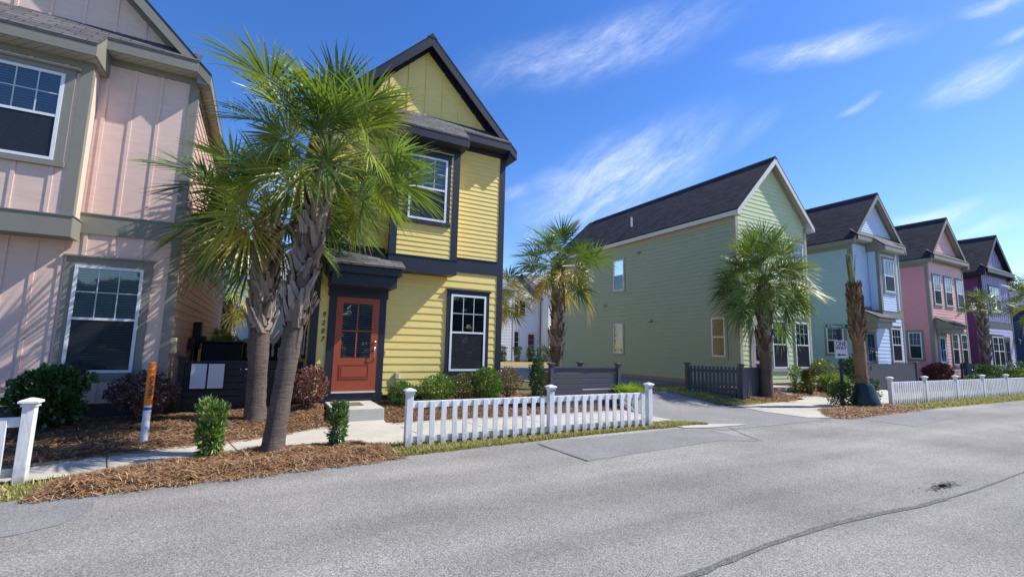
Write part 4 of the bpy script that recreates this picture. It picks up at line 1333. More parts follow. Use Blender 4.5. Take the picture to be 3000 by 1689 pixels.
# ------------------------------------------------------------------ house-side utilities
ut = thing('electric_meter', (-1.5, 14.3, .9), 'dark electric meter and conduit on the side wall of the rose house', 'electric meter')
b = MB(); b.box(-1.515, -1.36, 14.35, 14.75, 1.35, 2.05); b.build('meter_box', mat('meter_dark', (.035, .035, .04), rough=.5), ut, bevel=.01)
b = MB(); b.tube([(-1.36, 14.6, 1.6), (-1.24, 14.6, 1.6)], .1, 16); b.build('meter_dial', mat('meter_glass', (.05, .055, .06), rough=.15), ut)
b = MB(); b.tube([(-1.46, 14.0, .3), (-1.46, 14.0, 1.9)], .02, 8); b.tube([(-1.44, 14.55, .3), (-1.44, 14.55, 1.35)], .045, 8); b.box(-1.515, -1.4, 13.55, 13.8, 1.35, 1.62); b.build('conduit', mat('meter_dark', (.035, .035, .04)), ut)
b = MB(); b.box(-1.52, -1.43, 11.05, 11.3, 1.32, 1.62)
bx_ = b.build('utility_box', mat('box_beige', (.42, .42, .27), rough=.5), loc=(-1.5, 11.15, 1.4), bevel=.012)
setp(bx_, 'small beige utility box on the corner of the rose house', 'utility box')
b = MB(); b.tube([(-1.5, 11.3, .75), (-1.38, 11.3, .72)], .014, 8); b.tube([(-1.41, 11.3, .72), (-1.41, 11.3, .79)], .03, 8)
setp(b.build('hose_tap', mat('tap_blue', (.2, .4, .6), rough=.3), loc=(-1.45, 11.3, .7)), 'small outdoor tap low on the side of the rose house', 'tap')
bn = thing('refuse_bin', (-1.0, 14.3, .15), 'large black lidded bin standing behind the black slat fence', 'bin')
b = MB(); b.box(-1.28, -.4, 14.0, 14.7, .2, 1.52); b.build('body', M_dark2, bn, bevel=.03)
b = MB(); b.box(-1.31, -.37, 13.96, 14.74, 1.52, 1.58); b.build('lid', M_dark2, bn, bevel=.02)
fb = thing('board_fence', (.3, 15.4, .15), 'black vertical board fence with gaps seen between the bin and the palm trunks', 'fence')
dark_pickets(fb, (-.5, 15.4), (.9, 15.4), .2, 1.55, 8, M_dark2, gap=.38)

# ------------------------------------------------------------------ palms
def trunk_mat(name, c, c2):
    if name in MATS: return MATS[name]
    M = bpy.data.materials.new(name); M.use_nodes = True
    t = M.node_tree; b = t.nodes['Principled BSDF']; b.inputs['Roughness'].default_value = .9; b.inputs['Specular IOR Level'].default_value = .2
    tcn = nd(t, 'ShaderNodeTexCoord')
    mp = nd(t, 'ShaderNodeMapping'); mp.inputs['Scale'].default_value = (1, 1, 7.0); t.links.new(tcn.outputs['Object'], mp.inputs[0])
    n1 = nd(t, 'ShaderNodeTexNoise'); n1.inputs['Scale'].default_value = 5.5; n1.inputs['Detail'].default_value = 7; n1.inputs['Roughness'].default_value = .7
    t.links.new(mp.outputs[0], n1.inputs['Vector'])
    mp2 = nd(t, 'ShaderNodeMapping'); mp2.inputs['Scale'].default_value = (1, 1, .12); t.links.new(tcn.outputs['Object'], mp2.inputs[0])
    n2 = nd(t, 'ShaderNodeTexNoise'); n2.inputs['Scale'].default_value = 42; n2.inputs['Detail'].default_value = 3; t.links.new(mp2.outputs[0], n2.inputs['Vector'])
    n3 = nd(t, 'ShaderNodeTexNoise'); n3.inputs['Scale'].default_value = 1.6; n3.inputs['Detail'].default_value = 3; t.links.new(tcn.outputs['Object'], n3.inputs['Vector'])
    s_ = mth(t, 'ADD', mth(t, 'MULTIPLY', n1.outputs['Fac'], .65), mth(t, 'MULTIPLY', n2.outputs['Fac'], .2))
    s_ = mth(t, 'ADD', s_, mth(t, 'MULTIPLY', n3.outputs['Fac'], .35))
    mr = nd(t, 'ShaderNodeMapRange'); mr.inputs['From Min'].default_value = .42; mr.inputs['From Max'].default_value = .78; t.links.new(s_, mr.inputs['Value'])
    mx = nd(t, 'ShaderNodeMix', data_type='RGBA'); mx.inputs[6].default_value = (*c2, 1); mx.inputs[7].default_value = (*c, 1)
    t.links.new(mr.outputs[0], mx.inputs[0]); t.links.new(mx.outputs[2], b.inputs['Base Color'])
    bu = nd(t, 'ShaderNodeBump'); bu.inputs['Strength'].default_value = 1.0; bu.inputs['Distance'].default_value = .03
    t.links.new(s_, bu.inputs['Height']); t.links.new(bu.outputs[0], b.inputs['Normal'])
    MATS[name] = M
    return M


M_tr = trunk_mat('palm_trunk', (.185, .148, .122), (.055, .042, .035))
M_tr2 = trunk_mat('palm_trunk_fibrous', (.36, .245, .14), (.14, .08, .04))
M_frond = leaf_mat('palm_frond', rough=.42, trans=.24, spec=.5)
GREENS = [(.10, .165, .035), (.075, .135, .04), (.135, .20, .035), (.19, .24, .04), (.065, .115, .035), (.12, .175, .05)]
YELLOWS = [(.32, .30, .04), (.42, .33, .05), (.24, .26, .04), (.45, .30, .06)]
BROWN = [(.20, .125, .065), (.14, .085, .05), (.30, .19, .09)]


def path_pt(P, t):
    a = P[0].lerp(P[1], t); b = P[1].lerp(P[2], t)
    return a.lerp(b, t)


def palm(name, label, base, top, bend, r0, r1, boot_t, size, nf, seed, group=None, hang=.5, yellow=.15, dead=.05, boots=True, boot_n=90, bsize=1.0, nleaf=36, mt=None, emin=-38, emax=84, petl=1.0, sunken=.1, boot_col=None, frond_list=None, ww=1.0):
    rnd = random.Random(seed)
    base, top = Vector(base), Vector(top)
    mid = (base + top) / 2 + Vector(bend)
    P = (base - Z * sunken, mid, top)
    root = thing(name, base, label, 'palm tree', group)
    # trunk
    tb = MB(); n = 44; pts = []; rad = []
    for i in range(n + 1):
        t = i / n
        pts.append(path_pt(P, t))
        r_ = r0 + (r1 - r0) * min(1, t * 1.4)
        r_ += r0 * .34 * math.exp(-t * 13)
        r_ *= 1 + .022 * math.sin(i * 2.4) + .02 * rnd.uniform(-1, 1)
        if t > boot_t: r_ *= .95
        rad.append(r_)
    ns = 18; vs = []
    for i, p in enumerate(pts):
        for k in range(ns):
            a = 2 * math.pi * k / ns
            rr = rad[i] * (1 + .05 * fbm(math.cos(a) * 2 + seed, math.sin(a) * 2, i * .25))
            vs.append(p + Vector((math.cos(a) * rr, math.sin(a) * rr, 0)))
    tb.mesh(vs, [(i * ns + k, i * ns + (k + 1) % ns, (i + 1) * ns + (k + 1) % ns, (i + 1) * ns + k) for i in range(n) for k in range(ns)])
    tb.build('trunk', mt or M_tr, root, smooth=True)
    # old leaf bases criss-crossing round the trunk
    if boots:
        bb = MB()
        for i in range(boot_n):
            t = boot_t + (.94 - boot_t) * (i + .5) / boot_n
            c = path_pt(P, min(1, t)); a = i * 2.39996 + rnd.uniform(-.25, .25)
            out = Vector((math.cos(a), math.sin(a), 0)); tan = Vector((-math.sin(a), math.cos(a), 0))
            rr = r1 * .93
            ln = bsize * rnd.uniform(.22, .36); lean = (1 if i % 2 else -1) * rnd.uniform(.12, .5)
            flare = rnd.uniform(.05, .17) * (1 if rnd.random() < .88 else 1.5)
            col_ = boot_col or rnd.choice([(.25, .20, .17), (.17, .13, .11), (.31, .25, .205), (.12, .08, .06), (.22, .155, .11), (.36, .30, .25)])
            g = rnd.uniform(.75, 1.15); col_ = tuple(x * g for x in col_)
            w0 = bsize * rnd.uniform(.055, .08); w1 = w0 * rnd.uniform(.4, .6); th = .022 * bsize
            rows = []
            for k_, (s_, w_, o_) in enumerate(((-.15, w0 * 1.15, -.01), (.3, w0 * .85, .35 * flare), (.7, w1 * 1.05, .72 * flare), (1, w1, flare))):
                q = c + out * (rr + o_ * ln * 2.0) + Z * (ln * s_) + tan * lean * ln * s_
                nrm_ = (out + Z * -.35 * (k_ > 0)).normalized()
                rows.append((q - tan * w_, q + nrm_ * th * (1.6 if k_ < 2 else 1), q + tan * w_, q - nrm_ * th))
            vv = [p for r_ in rows for p in r_]
            fs = []
            for k_ in range(3):
                for j in range(4):
                    fs.append((k_ * 4 + j, k_ * 4 + (j + 1) % 4, (k_ + 1) * 4 + (j + 1) % 4, (k_ + 1) * 4 + j))
            fs.append((12, 13, 14, 15))
            bb.mesh(vv, fs, c=col_)
        bb.build('leaf_bases', leaf_mat('leaf_base', rough=.85, trans=0, spec=.2), root)
    # fronds
    fr = MB(); dd = MB()
    lst = frond_list or []
    if not lst:
        for i in range(nf):
            u_ = (i + .5) / nf
            e = emax - (emax - emin) * u_ ** .82 + rnd.uniform(-7, 7)
            lst.append((i * 137.5 + rnd.uniform(-14, 14), e, 1.0, None))
    for (azd, e, ls, kind_) in lst:
        a = R(azd); er = R(e)
        d = Vector((math.cos(a) * math.cos(er), math.sin(a) * math.cos(er), math.sin(er)))
        low = max(0, min(1, (15 - e) / 60))
        kd = kind_
        if kd is None:
            q = rnd.random()
            if low > .55 and q < dead * 3: kd = 'dead'
            elif q < yellow * (.12 + 2.0 * low): kd = 'yellow'
            else: kd = 'green'
        s_ = size * ls * rnd.uniform(.82, 1.12) * (1 + .16 * max(0, (e - 35) / 50))
        M_b = fr if kd != 'dead' else dd
        cols_ = {'green': GREENS, 'yellow': YELLOWS, 'dead': BROWN}[kd]
        bc_ = rnd.choice(cols_); g = rnd.uniform(.85, 1.25); bc_ = tuple(x * g for x in bc_)
        Lp = s_ * petl * rnd.uniform(.50, .86)
        sag = (.08 + .08 * low) * (1.6 if kd == 'dead' else 1)
        c0 = top - Z * (.28 * size * (1 - u_ if False else low * .6))
        pp = [c0 + d * Lp * t - Z * sag * Lp * t * t for t in (0, .25, .5, .75, 1.0)]
        pc = (bc_[0] * 1.5 + .03, bc_[1] * 1.35 + .03, bc_[2] * 1.2)
        M_b.tube(pp, [.022, .017, .014, .012, .010], 5, cap=False, c=pc)
        ax = (pp[-1] - pp[-2]).normalized()
        side = ax.cross(Z)
        side = side.normalized() if side.length > .05 else Vector((-math.sin(a), math.cos(a), 0))
        roll = rnd.uniform(-.95, .95); upn = side.cross(ax).normalized()
        side, upn = side * math.cos(roll) + upn * math.sin(roll), upn * math.cos(roll) - side * math.sin(roll)
        nl = nleaf
        dead_ = kd == 'dead'
        Lc = s_ * rnd.uniform(.16, .25)                      # rib recurving through the blade
        Lb = s_ * rnd.uniform(.54, .66)
        curl = R(rnd.uniform(12, 48)) * (1.3 if dead_ else 1)
        NC = 6; cps = [pp[-1]]; cax = [ax]
        for q_ in range(NC):
            an = curl / NC
            a2 = (cax[-1] * math.cos(an) - upn * math.sin(an)).normalized()
            upn_ = side.cross(a2).normalized()
            cax.append(a2); cps.append(cps[-1] + a2 * Lc / NC)
            upn = upn_ if upn_.dot(upn) > 0 else -upn_
        M_b.tube(cps, [.010, .009, .008, .007, .005, .004, .003], 4, cap=False, c=pc)
        fold = rnd.uniform(.15, .55)
        span = R(rnd.uniform(100, 128)) if not dead_ else R(75)
        drp = (hang * rnd.uniform(.3, 1.4) + .14 * low) * (1.8 if dead_ else 1)
        for j in range(nl):
            f_ = (j + .5) / nl * 2 - 1
            sp_ = (1 - abs(f_)) ** .75 * NC
            k0 = min(NC - 1, int(sp_)); fr_ = sp_ - k0
            o0 = cps[k0].lerp(cps[k0 + 1], fr_); ta = cax[k0 + 1]
            un = side.cross(ta).normalized()
            if un.dot(upn) < -.3: un = -un
            th_ = f_ * span
            dr = (ta * math.cos(th_) + side * math.sin(th_) * math.cos(fold) + un * (abs(math.sin(th_)) * math.sin(fold) + .05 * (-1) ** j)).normalized()
            dr = (dr + Vector((rnd.uniform(-.06, .06), rnd.uniform(-.06, .06), rnd.uniform(-.06, .06)))).normalized()
            L_ = Lb * (1.0 - .28 * abs(f_) ** 2) * rnd.uniform(.88, 1.08)
            w_ = .0165 * size ** .5 * ww * rnd.uniform(.8, 1.15)
            dt = span * 2 / nl
            wv = dr.cross(un)
            wv = wv.normalized() if wv.length > .01 else side
            wv = (wv + un * rnd.uniform(-.5, .5)).normalized()
            prev = None
            tipc = rnd.random(); g2 = rnd.uniform(.68, 1.35); lc_ = tuple(v * g2 for v in bc_)
            dj = drp * rnd.uniform(.5, 1.7)
            for k_, t in enumerate((.03, .3, .55, .8, 1.0)):
                q = o0 + dr * L_ * t - Z * (L_ * dj * max(0, t - .3) ** 2 * 1.6)
                wl = min(L_ * t * dt * .7 + .003, w_ * (1 if t < .5 else (1.02 - t) * 1.75 + .03))
                rowp = (q - wv * wl, q + wv * wl)
                if prev:
                    cc = lc_
                    if k_ == 4 and tipc < .35: cc = (bc_[0] * 1.4 + .06, bc_[1] * 1.15 + .03, bc_[2])
                    M_b.face([prev[0], prev[1], rowp[1], rowp[0]], c=cc)
                prev = rowp
    fr.build('fronds', M_frond, root)
    if dd.v: dd.build('dead_fronds', leaf_mat('dead_frond', rough=.8, trans=.1, spec=.2), root)
    return root


palm('palmetto_palm', 'leaning grey cabbage palm nearest the road, on the pine straw island', (.27, 7.5, .07), (.74, 7.75, 4.5), (-.05, .05, .02), .128, .15, .40, 1.3, 46, 21, hang=.16, yellow=.25, dead=0, boot_n=150, bsize=1.0, nleaf=42, emin=-24)
palm('palmetto_palm', 'second cabbage palm with browner boots, directly behind the leaning one', (.04, 10.05, .1), (.0, 10.05, 4.15), (-.06, 0, 0), .162, .175, .42, 1.5, 42, 22, hang=.16, yellow=.12, dead=0, boot_n=130, bsize=1.15, nleaf=42, emin=-26, emax=60)
palm('palmetto_palm', 'yellowing palm behind the charcoal slat screen, between the yellow and green houses', (8.72, 12.9, .25), (8.80, 12.9, 4.35), (.03, 0, 0), .16, .17, .25, 1.26, 40, 23, hang=.15, yellow=.5, dead=.04, boot_n=130, bsize=1.05, nleaf=36, emin=-34)
palm('palmetto_palm', 'full round-headed palm in front of the green house corner', (15.2, 9.75, .15), (15.3, 9.75, 4.0), (-.06, 0, 0), .18, .19, .35, 1.42, 60, 24, hang=.15, yellow=.1, dead=.0, boot_n=110, bsize=1.1, nleaf=38, emin=-40)
palm('palmetto_palm', 'slim palm with a small tuft in front of the purple house', (33.7, 9.5, .25), (33.75, 9.5, 4.2), (.1, 0, 0), .17, .18, .3, .85, 22, 25, hang=.12, yellow=.1, dead=.0, boot_n=70, bsize=1.1, nleaf=24, emin=-5)
palm('palmetto_palm', 'sunlit palm standing between the far grey buildings, left background', (-1.75, 33, .2), (-1.80, 33, 4.3), (0, 0, 0), .26, .3, .25, 1.6, 40, 26, hang=.15, yellow=.45, dead=.0, boot_n=70, bsize=1.7, nleaf=26, emin=-34, ww=1.5)
palm('palmetto_palm', 'palm mostly hidden behind the right corner of the yellow house, yellow fronds showing', (6.75, 14.2, .25), (6.8, 14.2, 3.7), (0, 0, 0), .17, .19, .3, 1.15, 30, 27, hang=.15, yellow=.95, dead=.0, boot_n=50, bsize=1.1, nleaf=32, emin=-45, emax=35)
palm('palmetto_palm', 'palm at the far right edge, only its left fronds in view', (38.6, 8.4, .15), (38.6, 8.4, 4.7), (0, 0, 0), .18, .2, .3, 1.3, 34, 28, hang=.15, yellow=.3, dead=.0, boot_n=50, bsize=1.2, nleaf=28, emin=-40)

# newly planted palm, fronds cut off
sp = thing('palmetto_palm', (16.49, 7.5, .05), 'trimmed palm with shaggy boots and no fronds beside the one-way sign', 'palm tree')
rnd = random.Random(5)
b = MB(); ns = 20; vs = []; nn_ = 40
for i in range(nn_ + 1):
    t = i / nn_; z = .03 + 3.55 * t; x = 16.52 - .10 * t + .02 * math.sin(t * 6)
    rr = .165 + .05 * math.exp(-t * 9) - .02 * max(0, t - .8) * 5 + .006 * rnd.uniform(-1, 1)
    for k in range(ns):
        a = 2 * math.pi * k / ns; r_ = rr * (1 + .06 * fbm(math.cos(a) * 2, math.sin(a) * 2, i * .3))
        vs.append((x + math.cos(a) * r_, 7.5 + math.sin(a) * r_, z))
b.mesh(vs, [(i * ns + k, i * ns + (k + 1) % ns, (i + 1) * ns + (k + 1) % ns, (i + 1) * ns + k) for i in range(nn_) for k in range(ns)])
b.build('trunk', M_tr2, sp, smooth=True)
b = MB()
for i in range(210):
    t = i / 210; z = 2.0 + 1.75 * t; a = i * 2.39996 + rnd.uniform(-.2, .2)
    out = Vector((math.cos(a), math.sin(a), 0)); tan = Vector((-math.sin(a), math.cos(a), 0))
    rr = .16 * (1 - .25 * max(0, t - .7) / .3); c = Vector((16.46 - .05 * t, 7.5, z))
    ln = rnd.uniform(.16, .26); w0 = .035; cc = rnd.choice([(.16, .09, .055), (.24, .14, .08), (.11, .06, .04), (.34, .21, .11), (.20, .12, .08)])
    tip = c + out * (rr + ln * .36) + Z * ln * .95
    r0_ = [c + out * rr * .8 - tan * w0, c + out * (rr + .03), c + out * rr * .8 + tan * w0, c + out * rr * .5 + Z * .04]
    r1_ = [tip - tan * w0 * .5, tip + out * .012 - Z * .012, tip + tan * w0 * .5, tip - out * .012 + Z * .012]
    b.mesh(r0_ + r1_, [(j, (j + 1) % 4, 4 + (j + 1) % 4, 4 + j) for j in range(4)] + [(4, 5, 6, 7)], c=cc)
b.build('leaf_bases', leaf_mat('leaf_base', rough=.85, trans=0, spec=.2), sp)
b = MB()
for i in range(24):
    a = rnd.random() * 6.28; r_ = .085 * rnd.random(); le = rnd.uniform(-.1, .14); h = rnd.uniform(.75, 1.12)
    p0 = Vector((16.41 + r_ * math.cos(a), 7.5 + r_ * math.sin(a), 3.65)); p1 = p0 + Vector((-.06 + le * .6, le * .3, h * .5)); p2 = p0 + Vector((-.12 + le, le * .5, h))
    b.tube([p0, p1, p2], [.028, .034, .03], 6, c=rnd.choice([(.12, .17, .05), (.20, .22, .07), (.28, .22, .10)]))
for dx, h in ((-.33, .95), (.24, 1.2)):
    p0 = Vector((16.41, 7.5, 3.6)); b.tube([p0, p0 + Vector((dx * .6, 0, h * .55)), p0 + Vector((dx, 0, h))], [.018, .014, .008], 6, c=(.07, .08, .05))
b.build('cut_stalks', leaf_mat('stalk', rough=.6, trans=0), sp)
# watering bag
wb = MB(); n = 20; prof = [(.0, .37), (.08, .38), (.28, .33), (.48, .275), (.60, .24), (.66, .22), (.7, .195)]; vs = []
for z, r_ in prof:
    for k in range(n):
        a = 2 * math.pi * k / n; rr = r_ * (1 + .05 * math.sin(a * 5 + z * 4) + .04 * fbm(math.cos(a) * 2, math.sin(a) * 2, z * 3))
        vs.append((16.52 + .05 * (.9 - z) + rr * math.cos(a) * 1.05, 7.47 + rr * math.sin(a), .03 + z))
wb.mesh(vs, [(i * n + k, i * n + (k + 1) % n, (i + 1) * n + (k + 1) % n, (i + 1) * n + k) for i in range(len(prof) - 1) for k in range(n)])
bg_ = wb.build('watering_bag', mat('bag_green', (.008, .035, .05), rough=.42, var=.3, bump=.4, bscale=12), loc=(16.52, 7.47, .03), smooth=True)
setp(bg_, 'dark blue-green watering bag wrapped round the foot of the trimmed palm', 'watering bag')
b = MB()
vs = []
for i, (z, r_) in enumerate([(.47, .278), (.54, .26), (.60, .24)]):
    for k in range(7):
        a = R(-72 + k * 11 + i * 8); vs.append((16.54 + (r_ + .02) * 1.06 * math.cos(a), 7.47 + (r_ + .02) * math.sin(a), .03 + z - .02 * k + .02 * i))
b.mesh(vs, [(i * 7 + k, i * 7 + k + 1, (i + 1) * 7 + k + 1, (i + 1) * 7 + k) for i in range(2) for k in range(6)])
b.build('white_patch', mat('bag_white', (.6, .66, .68), rough=.5), bg_)


# ------------------------------------------------------------------ shrubs
M_leaf = leaf_mat('shrub_leaf', rough=.36, trans=.2, spec=.5)
M_stem = mat('twig', (.14, .10, .07), rough=.85, var=.3)


def shrub(name, label, cat, c, r_, h, n, cols, leaf=.03, shape='round', seed=1, stems=5, group=None, gaps=.35, elong=1.0, z0=.12, stemc=None):
    """leaves scattered through a lumpy crown; shape: round, column, loose, box"""
    rnd = random.Random(seed)
    x, y = c; zb = T(x, y)
    root = thing(name, (x, y, zb), label, cat, group)
    b = MB()
    for i in range(n):
        a = rnd.random() * 2 * math.pi
        if shape == 'column':
            t = rnd.random(); rad = (.86 + .2 * math.sin(t * 5 + seed)) * (1 - max(0, t - .88) * 3) * (.55 + .45 * min(1, t * 4 + .3))
            q = rnd.random() ** .33
            p = Vector((math.cos(a) * r_ * rad * q, math.sin(a) * r_ * rad * q, h * (z0 + (1 - z0) * t)))
        elif shape == 'box':
            p = Vector((rnd.uniform(-1, 1) * r_, rnd.uniform(-1, 1) * r_, h * (z0 + (1 - z0) * rnd.random() ** .7)))
        else:
            ph = math.acos(rnd.uniform(-1, 1)); q = rnd.random() ** (.28 if shape == 'round' else .5)
            p = Vector((math.sin(ph) * math.cos(a) * r_ * q, math.sin(ph) * math.sin(a) * r_ * q, h * (z0 + (1 - z0) * (.5 + .5 * math.cos(ph) * q))))
            if shape == 'loose': p.z = h * (z0 + (1 - z0) * rnd.random() ** .8); p.x *= .5 + .7 * p.z / h; p.y *= .5 + .7 * p.z / h
        # lumps and holes
        nv = fbm(p.x / r_ * 1.3 + seed, p.y / r_ * 1.3, p.z / r_ * 1.3)
        if nv < -gaps * .5 and rnd.random() < gaps * 1.6: continue
        k = 1 + .42 * nv
        p = Vector((x + p.x * k, y + p.y * k, zb + p.z * (1 + .06 * nv)))
        o_ = (p - Vector((x, y, zb + h * .45))).normalized()
        dr = (o_ + Vector((rnd.gauss(0, .55), rnd.gauss(0, .55), rnd.gauss(.25, .5)))).normalized()
        sd_ = dr.cross(Vector((rnd.gauss(0, 1), rnd.gauss(0, 1), rnd.gauss(0, 1))))
        if sd_.length < .05: continue
        sd_.normalize(); l_ = leaf * rnd.uniform(.55, 1.45); w_ = l_ * .42 / elong
        cc = rnd.choice(cols); g = rnd.uniform(.75, 1.25); cc = tuple(v * g for v in cc)
        up_ = dr.cross(sd_) * l_ * .12
        b.face([p, p + dr * l_ * .5 - sd_ * w_ + up_, p + dr * l_, p + dr * l_ * .5 + sd_ * w_ + up_], c=cc)
    b.build('foliage', M_leaf, root)
    s = MB()
    for i in range(stems):
        a = rnd.random() * 6.28; q = rnd.uniform(.2, .75)
        tp = Vector((x + math.cos(a) * r_ * q, y + math.sin(a) * r_ * q, zb + h * rnd.uniform(.6, .92)))
        b0 = Vector((x + rnd.uniform(-.04, .04), y + rnd.uniform(-.04, .04), zb - .03))
        m_ = b0.lerp(tp, .5) + Vector((rnd.uniform(-.05, .05), rnd.uniform(-.05, .05), .03))
        rs = .006 + .012 * min(1, h)
        s.tube([b0, m_, tp], [rs, rs * .7, rs * .3], 5)
        for k in range(3):
            q_ = m_.lerp(tp, rnd.random()); s.tube([q_, q_ + Vector((rnd.uniform(-.3, .3) * r_, rnd.uniform(-.3, .3) * r_, rnd.uniform(.1, .35) * r_))], [rs * .4, rs * .15], 4)
    s.build('stems', stemc or M_stem, root)
    return root


G_dark = [(.045, .105, .025), (.03, .075, .022), (.07, .14, .03), (.02, .05, .015)]
G_pod = [(.17, .27, .06), (.11, .19, .045), (.24, .34, .09), (.07, .12, .03)]
G_box = [(.14, .24, .04), (.09, .17, .035), (.20, .30, .05), (.05, .10, .025)]
G_lor = [(.22, .07, .075), (.15, .04, .055), (.30, .12, .10), (.10, .035, .05), (.16, .13, .07)]
G_bare = [(.20, .115, .075), (.13, .08, .05), (.16, .15, .06), (.25, .15, .10)]
G_hol = [(.04, .085, .025), (.065, .12, .03), (.10, .17, .045), (.025, .05, .018)]
G_az = [(.20, .28, .05), (.13, .20, .045), (.30, .36, .07), (.10, .15, .04)]
GP = 'shrubs planted in the house beds'
shrub('evergreen_shrub', 'large dark glossy shrub under the window of the rose house, behind the white post', 'shrub', (-2.9, 10.25), .44, 1.0, 4200, G_dark, leaf=.07, seed=1, stems=7, z0=.05)
shrub('loropetalum', 'sparse dark purple shrub behind the orange marker post', 'shrub', (-1.75, 10.5), .46, .85, 3400, [(.075, .035, .045), (.11, .05, .055), (.05, .025, .035), (.14, .08, .07)], leaf=.045, seed=2, stems=9, gaps=.6)
shrub('podocarpus', 'wider narrow-leaved upright shrub on the pine straw island, left of the leaning palm', 'shrub', (-.48, 7.45), .165, .75, 2600, G_pod, leaf=.075, shape='column', seed=3, stems=4, elong=2.6, z0=.06)
shrub('podocarpus', 'slim upright narrow-leaved shrub on the island, right of the leaning palm', 'shrub', (1.15, 7.55), .115, .68, 1900, [(.08, .17, .045), (.12, .22, .06), (.05, .10, .03), (.17, .27, .08)], leaf=.07, shape='column', seed=4, stems=3, elong=2.6, z0=.05)
shrub('loropetalum', 'pinkish-red shrub beside the house number of the yellow house', 'shrub', (.98, 10.55), .36, .88, 3000, G_lor, leaf=.04, seed=5, stems=10, gaps=.5)
shrub('boxwood', 'small round green shrub behind the end post of the near picket fence', 'shrub', (2.95, 10.6), .33, .52, 4200, [(.11, .20, .045), (.07, .13, .035), (.16, .26, .06)], leaf=.035, seed=6, stems=4, z0=.02)
shrub('boxwood', 'rounded bright green shrub left of the lower window of the yellow house', 'shrub', (3.78, 10.45), .42, .72, 5200, G_box, leaf=.036, seed=7, stems=5, z0=.03, gaps=.45)
shrub('loropetalum', 'brownish shrub between the two green ones under the yellow house window', 'shrub', (4.38, 10.4), .34, .74, 3600, G_bare + G_hol, leaf=.034, seed=8, stems=7, gaps=.45)
shrub('boxwood', 'tallest green shrub at the right corner of the yellow house', 'shrub', (4.95, 10.35), .38, .88, 5600, [(.09, .18, .03), (.06, .12, .025), (.13, .23, .04)], leaf=.036, seed=9, stems=6, z0=.03)
shrub('loropetalum', 'thin brown twiggy shrub just right of the yellow house corner', 'shrub', (5.75, 10.65), .34, .85, 2000, G_bare, leaf=.038, seed=10, stems=12, gaps=.7)
shrub('column_hedge', 'dark clipped columnar shrub left of the charcoal slat screen', 'shrub', (6.18, 9.95), .16, 1.18, 5200, G_hol, leaf=.035, shape='column', seed=11, stems=4, z0=.0, gaps=.2)
shrub('thin_shrub', 'spindly bare seedling in front of the green house windows', 'shrub', (17.3, 10.0), .22, .95, 450, G_pod, leaf=.06, shape='loose', seed=12, stems=6)
shrub('column_hedge', 'orange-tinged clipped column in front of the green house', 'shrub', (17.85, 9.9), .24, .85, 3600, [(.05, .10, .02), (.09, .14, .03), (.25, .13, .04), (.03, .05, .015)], leaf=.045, shape='column', seed=13, stems=4, z0=.02)
shrub('azalea', 'pale green azalea at the right end of the green house bed', 'shrub', (19.55, 9.85), .52, .72, 3600, G_az, leaf=.055, seed=14, stems=8, gaps=.5)
shrub('azalea', 'taller half-bare azalea against the green house corner', 'shrub', (20.3, 10.6), .5, 1.1, 2600, G_az + G_bare, leaf=.055, seed=15, stems=9, gaps=.7)
shrub('holly', 'square dark green shrub between the sign pole and the watering bag', 'shrub', (15.98, 7.86), .26, .70, 3000, G_hol, leaf=.045, shape='box', seed=16, stems=4, z0=.0)
shrub('holly', 'square dark green shrub right of the watering bag', 'shrub', (17.3, 7.75), .27, .78, 3000, G_hol, leaf=.045, shape='box', seed=17, stems=4, z0=.0)
shrub('evergreen_shrub', 'dark shrub against the blue house wall behind the trimmed palm', 'shrub', (22.6, 10.5), .5, 1.3, 1800, G_dark, leaf=.08, seed=18, stems=5)
shrub('loropetalum', 'round maroon shrub at the left corner of the pink house', 'shrub', (30.6, 10.4), .62, 1.05, 3000, [(.12, .03, .04), (.08, .02, .03), (.17, .05, .06)], leaf=.08, seed=19, stems=6)
shrub('boxwood', 'low dark green mound in front of the pink house door', 'shrub', (30.9, 9.0), .62, .8, 2200, G_hol, leaf=.07, seed=20, z0=.02)
shrub('column_hedge', 'blocky dark green shrub beside the pink house fence', 'shrub', (32.2, 9.0), .42, 1.2, 2400, G_hol, leaf=.07, shape='box', seed=21, z0=.0)
shrub('azalea', 'pale green mound under the purple house window', 'shrub', (36.2, 9.3), .7, .9, 2400, G_az, leaf=.08, seed=22, z0=.02)
shrub('boxwood', 'mid green mound right of the pale one at the purple house', 'shrub', (38.6, 9.5), .75, .95, 2200, G_box, leaf=.08, seed=23, z0=.02)
shrub('column_hedge', 'tall dark green block at the right edge, by the purple house lantern', 'shrub', (40.5, 9.2), .85, 1.35, 2600, G_hol, leaf=.09, shape='box', seed=24, z0=.0)
shrub('bamboo_thicket', 'yellow-green leafy thicket behind the bin and black fence on the left', 'shrub', (-1.75, 20.5), 1.3, 1.85, 8000, [(.34, .38, .08), (.24, .30, .06), (.45, .46, .12), (.14, .20, .04)], leaf=.13, seed=25, stems=14, elong=1.6, z0=.0)
for k, (x, y) in enumerate(((18.2, 34.9), (19.6, 34.9), (20.9, 34.8), (22.0, 34.6), (23.2, 34.6), (24.6, 34.6))):
    lab_ = ['leftmost small clipped shrub against the white house', 'second small clipped shrub against the white house', 'third small clipped shrub, at the white house corner', 'green mound left of the white house entry', 'dark mound below the white house entry', 'rightmost dark shrub, just left of the yellowing palm trunk'][k]
    shrub('clipped_shrub', lab_, 'shrub', (x, y), .32 if k < 3 else .6, 1.25 if k < 3 else 1.5, 900, G_hol, leaf=.1, shape='column' if k < 3 else 'round', seed=40 + k, group='shrubs in front of the white house', z0=.0)

